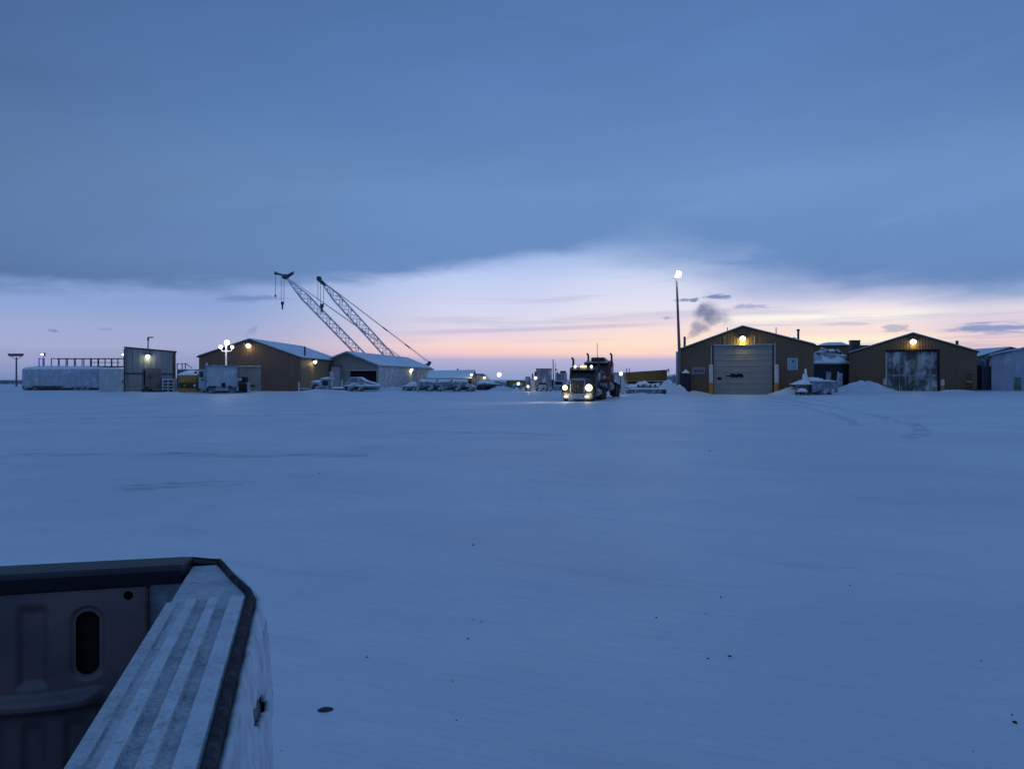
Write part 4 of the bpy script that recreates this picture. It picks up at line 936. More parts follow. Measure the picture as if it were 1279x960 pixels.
# distant lit pole and horizon clutter
f = Fr(624, 190, .36); t = thing('street_lamp', 'distant glowing white lamp on a pole above the trailers', 'lamp post', f.loc)
MB().tube((0,0,-.3), (0,0,f.Z(470)), .14, .1).build('pole', M['pole'], t); MB().box(-.35,.35,.3,.5,f.Z(468)-.2,f.Z(468)+.3).tube((0,0,f.Z(470)),(0,.4,f.Z(468)),.08).build('lamp_head', M['pole'], t)
MB().ball((0,-.1,f.Z(467.8)), .52).build('globe', EM_['cool'], t, smooth=True); point(t, (0,-1,f.Z(468)), 300, WHITE, .5)
for p0, p1, yt, D_, lab, mt_ in ((612,633,478,170,'distant snowy tank farm under the glowing lamp', 'frostgrey'), (630,640,480.5,150,'small distant snowy shed left of the olive shed', 'frostwhite'), (839,847,470.5,150,'small distant snowy shed left of the tall light mast', 'frostgrey')):
    f = Fr((p0+p1)/2, D_, .36); t = thing('shed', lab, 'shed', f.loc)
    MB().box(f.X(p0), f.X(p1), 0, 5, -.3, f.Z(yt)).build('wall', M[mt_], t)
    MB().prism([(f.X(p0)-.2,f.Z(yt)+.01),(f.X(p1)+.2,f.Z(yt)+.01),((f.X(p0)+f.X(p1))/2,f.Z(yt)+.5)], -.2, 5.2).build('roof', M['frostwhite'], t)
f = Fr(646, 130, .36); t = thing('shed', 'dark olive shed with a yellow-green lamp behind the white rigs', 'shed', f.loc)
MB().box(f.X(633), f.X(662), 0, 6, -.3, f.Z(476)).build('wall', M['darkgrn'], t); MB().box(f.X(632.6), f.X(662.4), -.15, 6.2, f.Z(476)+.01, f.Z(475.2)).build('roof', M['darkgrn'], t)
wall_lamp('small yellow-green lamp on the dark olive shed', 648, 478, 129.8, .26, 'sod', 22, (.8,1,.2), out=.3)
f = Fr(645, 104, .36); t = thing('pickup_truck', 'snowed-over pickup in front of the dark olive shed', 'pickup truck', f.loc)
MB().prism([(f.X(638),.2),(f.X(653),.2),(f.X(653),f.Z(484)),(f.X(648),f.Z(483.5)),(f.X(646),f.Z(481)),(f.X(641.5),f.Z(481)),(f.X(638),f.Z(484))], 0, 1.8).build('body', M['frostgrey'], t)
hp = MB(); lump(hp, f.X(640.5), f.X(647), 0, 1.8, f.Z(481)+.01, [(0,.1),(1,.12)], 63); hp.build('snow_cap', M['snow'], t, smooth=True)
for px in (640.5, 650): wheel(t, f.X(px), .02, .25, .3, .22, M['rubber_snow'])
# white rigs left of the driving truck
f = Fr(676, 86, .25)
t = thing('service_rig', 'tall snow-plastered white service rig with a boxy housing left of the red truck', 'rig', f.loc)
MB().box(f.X(671), f.X(690), .6, 2.6, f.Z(487), f.Z(461)).build('housing', M['frostgrey'], t, bevel=.05)
MB().box(f.X(670.6), f.X(690.3), .55, 2.65, f.Z(461)+.005, f.Z(460)).build('roof', M['dark'], t)
MB().box(f.X(663), f.X(671)-.02, .3, 2.3, f.Z(490), f.Z(472)).build('cab', M['frostwhite'], t, bevel=.05)
MB().box(f.X(657), f.X(663)-.02, .7, 2.3, f.Z(489), f.Z(470)).build('tank', M['frostgrey'], t, bevel=.05)
MB().box(f.X(674), f.X(683), .57, .597, f.Z(480), f.Z(478)).box(f.X(673), f.X(685), .57, .597, f.Z(486.3), f.Z(485)).build('vent', M['black'], t)
MB().tube((f.X(669.5),.6,f.Z(472)), (f.X(669.5),.6,f.Z(464)), .10).tube((f.X(666),.6,f.Z(472)), (f.X(666),.6,f.Z(466.5)), .08).build('exhaust', M['dark'], t)
MB().box(f.X(651), f.X(690), .4, 2.2, f.Z(493), f.Z(490)).build('chassis', M['black'], t)
MB().box(f.X(650.5), f.X(656.5), .0, 1.5, f.Z(493), f.Z(486)).box(f.X(681), f.X(690), .1, .55, f.Z(493.5), f.Z(484)).build('bumper', M['frostwhite'], t, bevel=.05)
hp = MB(); lump(hp, f.X(651), f.X(672), 0.0, 2.2, f.Z(490), [(0,.25),(.3,.15),(.6,.3),(1,.4)], 71); hp.build('snow_cap', M['snow'], t, smooth=True)
for px in (660, 674, 686): wheel(t, f.X(px), .2, .25, .36, .3, M['rubber_snow'])
for px, py, r, lab in ((669.5, 472, .17, 'round white work lamp glowing on the front of the snow-plastered rig'), (660, 482.5, .14, 'low orange-white work lamp glowing beside the snow-plastered rig')):
    fl = Fr(px, 85.5, 0); l_ = thing('work_lamp', lab, 'work lamp', (fl.x, 85.5, fl.Z(py)))
    MB().box(-.16,.16,.05,.25,-.16,.16).build('housing', M['dark'], l_); MB().ball((0,-.02,0), r).build('lens', EM_['cool' if px > 665 else 'warm'], l_, smooth=True)
    MB().tube((0,.15,-.9), (0,.15,-.1), .04).build('stand', M['dark'], l_); point(l_, (0,-.4,-.1), 8, WHITE if px > 665 else (1,.6,.35), .15)
f = Fr(697, 92, .33)
t = thing('service_rig', 'snow-caked flat rig with an antenna mast just left of the red truck', 'rig', f.loc)
MB().box(f.X(689), f.X(708), 0, 2.4, f.Z(489), f.Z(475)).build('body', M['frostwhite'], t, bevel=.06)
MB().box(f.X(696), f.X(709), .3, 2.2, f.Z(475)+.01, f.Z(466)).build('cab', M['frostgrey'], t, bevel=.05)
MB().box(f.X(689), f.X(691.5), -.05, -.003, f.Z(487), f.Z(474)).box(f.X(694), f.X(703), -.05, -.003, f.Z(480), f.Z(476.5)).build('window', M['black'], t)
MB().tube((f.X(692),.5,f.Z(475)), (f.X(691.6),.5,f.Z(448.5)), .07, .05).tube((f.X(694.6),.6,f.Z(475)), (f.X(694.6),.6,f.Z(453)), .03).box(f.X(694), f.X(696.5), .5, .7, f.Z(462.5), f.Z(460.5)).build('antenna', M['pole'], t)
MB().box(f.X(696), f.X(698), .5, 1, f.Z(466), f.Z(464.5)).box(f.X(701), f.X(708), .5, 1.5, f.Z(466), f.Z(463)).build('hose_reel', M['dark'], t)
for px in (692, 703): wheel(t, f.X(px), .05, .2, .36, .3, M['rubber_snow'])

# right of the red truck
f = Fr(774, 84, .22)
t = thing('snow_tank', 'blue-white snow-crusted sloping hopper behind the truck tail', 'hopper', f.loc)
MB().prism([(f.X(762),f.Z(490)),(f.X(783),f.Z(486)),(f.X(779),f.Z(467)),(f.X(762),f.Z(465))], 0, 2.4).build('shell', M['frostwhite'], t, bevel=.08)
MB().box(f.X(762), f.X(780), -.05, 2.45, f.Z(466.5), f.Z(465)).build('rim', M['frostgrey'], t)
f = Fr(776, 82.5, .22); t = thing('work_lamp', 'round white lamp glowing on a stand behind the truck tail', 'work lamp', (f.x, 82.5, f.Z(464)))
MB().tube((0,.2,-2.0), (0,.2,0), .05).build('stand', M['dark'], t); MB().ball((0,0,0), .19).build('lens', EM_['white'], t, smooth=True); MB().box(-.18,.18,.12,.3,-.18,.18).build('housing', M['dark'], t); point(t, (0,-.4,0), 18, WHITE, .2)
f = Fr(810, 92, .33)
t = thing('dump_box', 'long ochre steel box on stilts behind the low grey flatbed', 'dump box', f.loc)
x0, x1 = f.X(782), f.X(838)
MB().prism([(x0,f.Z(466)),(x1-.4,f.Z(463.5)),(x1-.4,f.Z(475.5)),(f.X(784),f.Z(476))], 0, 2.6).build('side_panel', M['ochre'], t)
MB().prism([(x0,f.Z(466)+.01),(x1-.35,f.Z(463.5)+.01),(x1-.2,f.Z(463)+.15),(x0,f.Z(465)+.0)], -.08, 2.7).build('rim', M['dark'], t)
MB().box(f.X(784), x1-.3, .1, 2.5, f.Z(479.5), f.Z(476)-.01).build('underframe', M['blackp'], t)
for px in (785, 822, 829, 836): MB().box(f.X(px)-.08, f.X(px)+.08, -.1, -.004, -.2, f.Z(470 if px == 836 else 476)).build('leg', M['frostpole'] if px > 825 else M['ochre'], t)
for px in (784.5, 788): MB().tube((f.X(px),1,f.Z(466)), (f.X(px),1,f.Z(459.5)), .05).build('stack', M['pole'], t)
MB().tube((f.X(838)-.1,.5,f.Z(466)), (f.X(838)-.1,.5,f.Z(460)), .05).build('stack', M['pole'], t)
f = Fr(806, 87, .30)
t = thing('snow_machine', 'jumble of snow-covered parts under the ochre box', 'machinery', f.loc)
hp = MB(); lump(hp, f.X(784), f.X(838), 0, 1.6, f.Z(485), [(0,.5),(.2,.4),(.3,.75),(.42,.85),(.55,.5),(.8,.62),(1,.5)], 81, 34); hp.build('snow_load', M['frostgrey'], t, smooth=True)
mb = MB(); 
for px in (797, 803, 812, 818, 825, 831): mb.box(f.X(px), f.X(px+1.6), -.08, .2, f.Z(483), f.Z(478+(px%3)))
mb.build('pipe_ends', M['dark'], t)
MB().box(f.X(783), f.X(838), -.05, -.01, f.Z(485.5), f.Z(483.8)).build('beam', M['black'], t)
f = Fr(808, 77.5, .10)
t = thing('flatbed_trailer', 'low grey flatbed with worn paint and a drawbar right of the red truck', 'trailer', f.loc)
MB().box(f.X(786), f.X(831.5), 0, 2.3, f.Z(495), f.Z(486)).build('side_panel', rough_mat('worn_grey_panel', (.26,.24,.26), (.14,.15,.16), .7, 1.6, rime=.22, rimescale=2.5), t, bevel=.05)
hp = MB(); lump(hp, f.X(785.5), f.X(832), -.06, 2.35, f.Z(486)+.005, [(0,.08),(.1,.12),(.9,.12),(1,.08)], 82, 24); hp.build('snow_cap', M['snow'], t, smooth=True)
MB().box(f.X(828), f.X(832.6), -.05, -.003, f.Z(494.5), f.Z(486.5)).build('tail_panel', M['blackp'], t)
mb = MB(); mb.tube((f.X(786),.3,f.Z(494)), (f.X(776),.9,f.Z(488)), .06).tube((f.X(786),1.8,f.Z(494)), (f.X(776),.9,f.Z(488)), .06).tube((f.X(786),.3,f.Z(488)), (f.X(776),.9,f.Z(487)), .05).tube((f.X(778),.8,f.Z(494.5)), (f.X(779),.8,f.Z(487)), .06)
mb.build('drawbar', M['frostwhite'], t)
for px in (800, 811, 822): wheel(t, f.X(px), .5, .25, .3, .25)
mound('snow_pile', 'blue snow heap between the grey flatbed and the light mast', (840-640)*82/F, 82, 1.9, 1.5, 1.15, 51, peak=.9)
mound('snow_pile', 'low drift along the foot of the grey flatbed', (805-640)*76.8/F, 76.8, 3.2, .8, .18, 52)

# ------------------------------------------------------------------ the two tractors driving towards the camera
YAW = R(-15.5)
def tractor(label, loc, rotx, paint, cabpaint, lights, S=1.0, roof=2.62, stacks=True, group=None, hoodlen=1.9, cabdep=1.5, stack_top=3.3, sleeper=False, rear=7.6):
    """nose at y=0 facing -y; y runs back along the chassis"""
    t = thing('semi_tractor', label, 'truck', loc, YAW, rotx=rotx, group=group)
    hz = 1.86; c0 = hoodlen; hb = hz-.05
    # hood: tapered
    hd = MB(); st = [(0.0,.62,.55,1.66),(.5,.70,.6,1.76),(hoodlen,.92,.7,hb)]
    vs = []
    for y, hw, z0, z1 in st: vs += [(-hw,y,z0),(-hw,y,z1-.18),(-hw+.16,y,z1),(hw-.16,y,z1),(hw,y,z1-.18),(hw,y,z0)]
    fs = [(0,1,2,3,4,5)[::-1], tuple(range(12,18))]
    for j in (0, 1):
        for i in range(6): a_, b_ = j*6+i, j*6+(i+1)%6; fs.append((a_, b_, b_+6, a_+6))
    hood = hd.add(vs, fs).build('hood', paint, t, bevel=.03)
    gr = MB().box(-.50,.50,-.06,-.005,.62,1.58).build('grille', M['black'], t)
    sm = MB(); sm.box(-.57,-.505,-.10,-.004,.56,1.64).box(.505,.57,-.10,-.004,.56,1.64).box(-.50,.50,-.10,-.004,1.585,1.66)
    for i in range(9): sm.box(-.49+.115*i, -.475+.115*i, -.075, -.062, .62, 1.58)
    sm.build('grille_surround', M['chrome'] if lights else M['dark'], gr)
    MB().prism([(-1.18,.22),(-1.10,.18),(1.10,.18),(1.18,.22),(1.18,.55),(1.10,.60),(-1.10,.60),(-1.18,.55)], -.42, -.12).build('bumper', M['chrome'], t, bevel=.02)
    for s in (-1, 1):
        # fenders: arch
        fd = MB(); yc, zc, ro, ri = .62, .52, .74, .64
        A = [R(-5+i*14) for i in range(14)]
        for i in range(13):
            p = [(yc+ro*math.cos(A[i]), zc+ro*math.sin(A[i])), (yc+ro*math.cos(A[i+1]), zc+ro*math.sin(A[i+1])), (yc+ri*math.cos(A[i+1]), zc+ri*math.sin(A[i+1])), (yc+ri*math.cos(A[i]), zc+ri*math.sin(A[i]))]
            fd.prism(p, s*.66, s*1.20, axis='x')
        fd.build('fender', paint, t)
        wheel(t, s*1.03, .62, .52, .52, .30, M['rubber'], M['chrome'], ax='x')
        hl = MB().lathe([(.02,-.16),(.17,-.14),(.19,-.02),(.15,.12),(.02,.14)], (s*.90,-.14,1.02), ax='y', n=16).build('headlight', M['chrome'], t)
        if lights:
            MB().ball((s*.90,-.30,1.02), .20 if s < 0 else .27, sz=1).build('lens', EM_['head'], hl, smooth=True)
            fg = MB().box(s*.78-.22, s*.78+.22, -.46, -.425, .28, .44).build('bumper_glint', M['chrome'], t)
            MB().ball((s*.78,-.47,.36), .17, sz=.5).build('lens', EM_['halo'], fg, smooth=True)  # glowing spots painting the headlight beam's reflection on the bumper
        MB().tube((s*1.02,c0+.1,1.3), (s*1.32,c0-.02,1.75), .025).tube((s*1.32,c0-.02,1.45), (s*1.32,c0-.02,2.25), .02).build('mirror_arm', M['chrome'], t)
        MB().box(s*1.32-.10, s*1.32+.10, c0-.02, c0+.05, 1.55, 2.15).build('mirror', M['chrome'], t, bevel=.02)
        ft = MB().lathe([(.02,0),(.30,.02),(.32,.1),(.32,1.3),(.30,1.38),(.02,1.4)], (0,0,0), ax='y', n=18).build('fuel_tank', M['chrome'], t, smooth=False); ft.location = (s*.92, c0+.6, .62)
        if stacks:
            sk_ = MB(); ys_ = c0+cabdep+.18; sxx = s*1.02
            sk_.tube((sxx,ys_,.9), (sxx,ys_,stack_top-.55), .10, n=10).tube((sxx,ys_,stack_top-.55), (sxx,ys_,stack_top-.18), .085, n=10).tube((sxx,ys_,stack_top-.18), (sxx-.05,ys_+.05,stack_top-.02), .085, n=10).tube((sxx-.05,ys_+.05,stack_top-.02), (sxx-.14,ys_+.10,stack_top+.06), .08, n=10)
            sk_.build('exhaust_stack', M['blackp'], t)
    # cab
    cw = 1.02; cd0, cd1 = c0, c0+cabdep
    cp = [(cd0,.75),(cd1,.75),(cd1,roof),(cd0+.38,roof),(cd0+.28,roof-.06),(cd0+.02,hb)]
    cb = MB().prism(cp, -cw, cw, axis='x').build('cab', cabpaint, t, bevel=.06)
    zw0, zw1 = hb+.05, roof-.22
    def wy(z): return cd0+.02 + (z-hb)/(roof-.06-hb)*.26 - .012
    for s in (-1, 1):
        x0, x1 = (.04, .92) if s > 0 else (-.92, -.04)
        ws = MB().add([(x0,wy(zw0)-.0,zw0),(x1,wy(zw0),zw0),(x1-.02*s,wy(zw1),zw1),(x0,wy(zw1),zw1)] + [(x0,wy(zw0)+.03,zw0),(x1,wy(zw0)+.03,zw0),(x1-.02*s,wy(zw1)+.03,zw1),(x0,wy(zw1)+.03,zw1)], [(0,1,2,3),(7,6,5,4),(0,4,5,1),(1,5,6,2),(2,6,7,3),(3,7,4,0)]).build('windshield', M['glass'], cb)
        MB().box(s*cw+(.004 if s>0 else -.016), s*cw+(.016 if s>0 else -.004), cd0+.35, cd1-.3, zw0-.05, zw1-.02).build('side_window', M['glass'], cb)
        MB().box(s*cw+(.006 if s>0 else -.03), s*cw+(.03 if s>0 else -.006), cd1-.5, cd1-.3, 1.35, 1.4).build('door_handle', M['chrome'], cb)
    MB().prism([(cd0+.05,zw1+.03),(cd0-.22,zw1-.02),(cd0-.22,zw1+.02),(cd0+.2,roof-.05)], -.95, .95, axis='x').build('visor', M['chrome'] if not lights else cabpaint, cb)
    if sleeper:
        MB().box(-1.05,1.05,cd1+.02,cd1+1.3,.8,roof+.12).build('sleeper', cabpaint, t, bevel=.08)
        MB().box(-.6,.6,cd0+.5,cd1+1.1,roof+.002,roof+.32).build('roof_box', M['blackp'], t, bevel=.08)
    if lights:
        for x_, r_, mt_ in ((-.62,.10,'warm'),(-.16,.09,'halo'),(0.02,.10,'halo'),(.20,.10,'halo'),(.66,.10,'white')):
            MB().ball((x_,cd0+.30,roof+.06), r_).build('marker_light', EM_[mt_], t, smooth=True)
        MB().tube((.12,cd0+.6,roof), (.12,cd0+.6,roof+.42), .09, .06).tube((-.3,cd0+.7,roof), (-.3,cd0+.7,roof+.2), .07).build('air_horn', M['blackp'], t)
    # chassis, rear tandem
    MB().box(-.45,-.30,.3,rear,.75,1.0).box(.30,.45,.3,rear,.75,1.0).box(-.44,.44,cd1+.3,rear,.80,.88).build('frame_rail', M['blackp'], t)
    for y in (rear-2.1, rear-.75):
        for s in (-1, 1):
            for k_ in (0, 1): wheel(t, s*(1.08-.33*k_), y, .52, .52, .28, M['rubber'], M['blackp'], ax='x')
    for s in (-1, 1): MB().box(s*1.22, s*.66, rear-2.75, rear-.1, 1.08, 1.14).box(s*1.22, s*.68, rear-.1, rear-.06, .3, 1.13).build('mud_flap', M['blackp'], t)
    if not sleeper: MB().lathe([(.02,1.02),(.5,1.02),(.52,1.1),(.02,1.12)], (0,rear-1.4,0), n=18).build('fifth_wheel', M['rust'], t)
    return t
f58 = (722-640)*58/F
front = tractor('dark tow tractor with glaring headlights and amber roof markers driving this way', (f58, 58, .0), 0, M['green'], rough_mat('maroon_cab', (.05,.03,.03), (.04,.025,.025), .4, 3), True, roof=2.58, stack_top=3.3, rear=6.6)
for s in (-1, 1):
    spot(front, (s*.9,-.62,1.02), (s*1.2-7,-11,.1), 420, (1,.90,.66), 60, .12)
    point(front, (s*.85,-.75,.95), 10, (1,.82,.42), .1)
    point(front, (s*.8,-.75,.38), 3, (1,.75,.3), .08)  # weak low light added with the glowing bumper reflections
back = Vector((math.sin(-YAW), math.cos(-YAW), 0))
rp = Vector((f58, 58, 0)) + back*6.1 + Vector((math.cos(YAW), math.sin(YAW), 0))*.15
red = tractor('red sleeper tractor riding piggyback behind the dark tow tractor', (rp.x, rp.y, .72), R(-5.5), M['red'], M['red'], False, roof=2.72, stack_top=3.45, sleeper=True, rear=7.6, hoodlen=1.7, cabdep=1.4)
MB().tube((-.1,2.6,2.7), (-.15,2.6,4.35), .03, .02).build('antenna', M['pole'], red)
l_ = MB().ball((1.05,1.2,.62), .09).build('side_marker', EM_['warm'], red, smooth=True)
MB().box(-.5,.5,.2,1.2,-.15,.45).build('tow_cradle', M['rust'], red)
MB().box(.98,1.10,3.2,4.6,1.1,1.9).build('side_box', M['blackp'], red, bevel=.03)

# ------------------------------------------------------------------ steam plumes
def plume(label, px0, py0, px1, py1, D, r0, r1, dens, seed):
    f = Fr(px0, D, 0); x1, z1 = f.X(px1), f.Z(py1)-f.Z(py0); Lp = math.hypot(x1, z1)
    mb = MB(); n = 14; prof = [(r0+(r1-r0)*(i/n), Lp*i/n) for i in range(n+1)]
    mb.lathe([(.02,-.1)]+[(r*1.35, h) for r, h in prof]+[(r1*.9, Lp+r1*.9),(.02, Lp+r1*1.2)], n=20)
    m = bpy.data.materials.new('steam'); m.use_nodes = True; t = NT(m.node_tree); t.n.clear()
    o_ = t.new('ShaderNodeOutputMaterial'); pv = t.new('ShaderNodeVolumePrincipled'); t.l.new(pv.outputs[0], o_.inputs[1])
    tc = t.new('ShaderNodeTexCoord').outputs['Object']; s = t.new('ShaderNodeSeparateXYZ'); t.l.new(tc, s.inputs[0])
    rr = t.m('SQRT', t.m('ADD', t.m('MULTIPLY', s.outputs[0], s.outputs[0]), t.m('MULTIPLY', s.outputs[1], s.outputs[1])))
    tt = t.m('DIVIDE', s.outputs[2], Lp)
    rad = t.m('ADD', r0, t.m('MULTIPLY', tt, r1-r0))
    q = t.m('DIVIDE', rr, rad)
    nn = t.noise(t.vscale(tc, 1, 1, 1), 1.0/max(.35, r1*.8)*.9, 5, .58, .2)
    d = t.m('SUBTRACT', t.m('MULTIPLY', nn, 2.2), t.m('ADD', t.m('MULTIPLY', q, .55), .56))
    fade = t.m('MULTIPLY', t.ss(tt, 1.25, .55), t.ss(tt, -.02, .03))
    t.put(pv.inputs['Density'], t.m('MULTIPLY', t.m('MAXIMUM', t.m('MULTIPLY', t.m('MULTIPLY', d, dens), fade), 0.0), 1.0))
    pv.inputs['Color'].default_value = (.62,.70,.82,1); pv.inputs['Anisotropy'].default_value = 0
    o = mb.build('steam_plume', m); o.location = (f.x, D, f.Z(py0)); o.rotation_euler = (0, math.atan2(x1, z1), 0)
    tag(o, label, 'steam', kind='stuff'); return o
plume('grey-blue steam drifting up right from the flue of the left garage', 858, 424, 893, 386, 96, .30, 2.3, 2.0, 1)
plume('small dark puff of steam above the brown gabled workshop', 304, 421, 320, 409, 110, .15, .7, 1.2, 2)

# ------------------------------------------------------------------ dirt clods on the snow
clod = None
cm = rough_mat('dirt_clod', (.03,.028,.03), (.07,.07,.08), .9, 60)
spots = ((407,884,.10,.030,'flat dark chunk of dirty ice lying nearest the pickup'),(901,747,.030,.030,'round dark clod on open snow right of centre'),(459,820,.026,.02,'small clod up right of the flat dark chunk'),(566,850,.016,.014,'tiny clod on the snow below the middle of the yard'),
    (912,822,.045,.018,'low dark scrap right of the faint dent in the snow'),(1062,733,.022,.022,'small dark clod alone on the right side of the yard'),(1268,905,.045,.03,'dark clod at the right edge of the picture near the bottom'),(882,767,.018,.015,'tiny clod just below the round dark clod'),
    (676,625,.022,.02,'small speck of dirt in the middle distance left of centre yard'),(444,608,.03,.02,'dirt speck left of the middle of the yard'),(610,561,.045,.04,'dirt speck far out near the yard centre'),(946,572,.045,.035,'dirt speck far out before the left garage'),(1110,813,.018,.016,'tiny clod right of the low dark scrap'),(832,790,.014,.014,'tiny clod left of the low dark scrap'),(885,825,.03,.012,'thin scrap beside the faint dent in the snow'),(1216,940,.016,.012,'tiny crumb at the bottom right of the yard'),(592,772,.018,.015,'small crumb on the snow up right of the pickup'),(352,934,.014,.01,'tiny crumb close beside the pickup side'))
for i, (px, py, wd, hg, lab) in enumerate(spots):
    x, y = px2(px, py); mb = MB(); n = 9; wd *= .42 if i == 0 else .30; hg *= .5 if i == 0 else .32
    mb.ball((0,0,0), 1, n=9, m=6)
    mb.v = [(v[0]*wd*(1+.35*nz(*v, 2.1+i)), v[1]*wd*.6*(1+.3*nz(v[1],v[2],v[0]+i)), v[2]*hg*(1+.4*nz(v[2],v[0],i))) for v in mb.v]
    o = mb.build('dirt_clod', cm); o.location = (x, y, G(x, y)+hg*.15); o.rotation_euler = (0, 0, .3+i*1.3 if i else .25)
    tag(o, lab, 'clod', 'dirt clods scattered on the snow')

random.seed(11)
base_c = None
for i in range(14):
    px, py = random.uniform(20, 1270), 530 + 420*random.random()**.8
    if px < 360 and py > 660: continue
    x, y = px2(px, py); sc_ = random.uniform(.4, 1.1)*(.0035 + y*.0011)
    if base_c is None:
        mb = MB(); mb.ball((0,0,0), 1, n=8, m=5); mb.v = [(v[0]*(1+.35*nz(*v)), v[1]*.7, v[2]*.5*(1+.4*nz(v[2],v[0],3))) for v in mb.v]
        o = mb.build('dirt_speck', cm); base_c = o
    else: o = link(base_c.copy())
    o.location = (x, y, G(x, y)+sc_*.15); o.scale = (sc_,)*3; o.rotation_euler = (0, 0, i*1.1)
    tag(o, 'tiny dark grit speck scattered on the open snow', 'speck', 'grit specks on the snow')

# ------------------------------------------------------------------ the pickup bed beside the camera
PT = Vector((-.488, .835, 0)); ang = R(15)
pk = thing('pickup_truck', 'snow-dusted pickup bed with a ribbed rail cap in the near left corner', 'pickup truck', (PT.x, PT.y, 0), ang)
ZR = H - .42            # rail top
# local: x = across (right), y = along (away), from the inner edge of the rail
U1, U2 = .69, .978      # start of the chamfer, end of the rail
Wd = .145
def frost_mat(name, base, frost=(.70,.74,.80), lo=.4, hi=.6, amt=.9, scale=60, rough=.6, spec=.3):
    m, t, b = material(name); tc = t.new('ShaderNodeTexCoord').outputs['Object']
    n = t.noise(tc, scale, 6, .75); n2 = t.noise(tc, scale*.12, 4, .6)
    f_ = t.m('MULTIPLY', t.ss(t.m('ADD', t.m('MULTIPLY', n, .6), t.m('MULTIPLY', n2, .4)), lo, hi), amt)
    t.put(b.inputs['Base Color'], t.mix(f_, base, frost)); t.put(b.inputs['Roughness'], t.m('ADD', rough, t.m('MULTIPLY', f_, .3)))
    b.inputs['Specular IOR Level'].default_value = spec
    bp = t.new('ShaderNodeBump'); bp.inputs['Strength'].default_value = .4; bp.inputs['Distance'].default_value = .0012
    t.put(bp.inputs['Height'], t.m('ADD', n, f_)); t.l.new(bp.outputs[0], b.inputs['Normal']); return m
m_ridge = frost_mat('frosted_rib', (.12,.13,.16), lo=.22, hi=.56, amt=.72, scale=160)
m_groove = frost_mat('thin_frost_groove', (.09,.10,.14), lo=.28, hi=.62, amt=.60, scale=200)
m_flat = frost_mat('thin_frost_plastic', (.12,.13,.16), lo=.22, hi=.60, amt=.60, scale=90)
m_trim = frost_mat('black_trim_frost', (.015,.018,.028), lo=.44, hi=.74, amt=.15, scale=40, rough=.75, spec=.12)
m_paint = rough_mat('dark_blue_body_paint', (.018,.022,.035), (.014,.018,.03), .3, 6)
m_bed = rough_mat('bed_steel', (.17,.13,.13), (.09,.08,.10), .30, 3.5, bump=.006)
m_cap = rough_mat('tailgate_cap_plastic', (.008,.010,.018), (.013,.015,.022), .5, 20, bump=.003)
# rail cap: base slab with flat far end
Y0 = -1.35
MB().prism([(0,Y0),(Wd,Y0),(Wd,U1),(.062,U2),(.004,U2)], ZR-.055, ZR-.008, axis='z').build('rail_cap', m_flat, pk, bevel=.006)
rc = bpy.data.objects['rail_cap']
# ribs as a profile with raised bands; groove floor between
prof = [(.000,-.006),(.003,-.001),(.0215,-.001),(.0235,-.004),(.026,-.004),(.036,-.002),(.040,.004),(.057,.004),(.061,-.003),(.074,-.003),(.079,.004),(.096,.004),(.100,-.003),(.112,-.003),(.117,.003),(Wd-.003,.003),(Wd,-.003)]
def strip(idx, mat_, nm):
    mb = MB()
    for i in idx:
        (xa, za), (xb, zb) = prof[i], prof[i+1]
        b = len(mb.v)
        for k in range(13):
            y = Y0 + (.648-Y0)*k/12
            mb.v += [(xa, y, ZR+za), (xb, y, ZR+zb)]
        for k in range(12): mb.f.append((b+2*k, b+2*k+1, b+2*k+3, b+2*k+2))
    # front lip closes the end of the cap
        mb.add([(xa,.648,ZR+za),(xb,.648,ZR+zb),(xb,.650,ZR-.009),(xa,.650,ZR-.009)], [(0,1,2,3)])
    return mb.build(nm, mat_, rc, smooth=False)
strip((5,6,10,14), m_ridge, 'rib')
strip((0,1,4), m_flat, 'flat')
strip((2,3), m_groove, 'seam')
strip((7,8,9,11,12,13,15), m_groove, 'groove')
# trim bead along the outer edge, following the chamfer
tb = MB(); edge_pts = [(Wd+.010,Y0),(Wd+.010,0),(Wd+.010,.45),(Wd+.010,U1-.03),(Wd+.002,U1+.02),(.105,.84),(.074,U2-.02),(.064,U2+.01)]
def ribbon(pts, prof_, mat_, nm, par, sm=True):
    mb = MB(); n = len(prof_)
    for i, p in enumerate(pts):
        a_, b_ = Vector((*pts[max(0,i-1)],0)), Vector((*pts[min(len(pts)-1,i+1)],0)); d = (b_-a_).normalized(); s = Vector((d.y,-d.x,0))
        for (o_, z_) in prof_: q = Vector((*p,0))+s*o_; mb.v.append((q.x, q.y, z_))
    for i in range(len(pts)-1):
        for j in range(n-1): mb.f.append((i*n+j, i*n+j+1, (i+1)*n+j+1, (i+1)*n+j))
    mb.f.append(tuple(range(n))); mb.f.append(tuple(range(len(pts)*n-1, (len(pts)-1)*n-1, -1)))
    return mb.build(nm, mat_, par, smooth=sm)
ribbon(edge_pts, [(-.009,ZR-.05),(-.009,ZR-.003),(-.007,ZR+.003),(.000,ZR+.003),(.005,ZR-.003),(.006,ZR-.016),(.005,ZR-.05)], m_trim, 'trim_bead', pk)
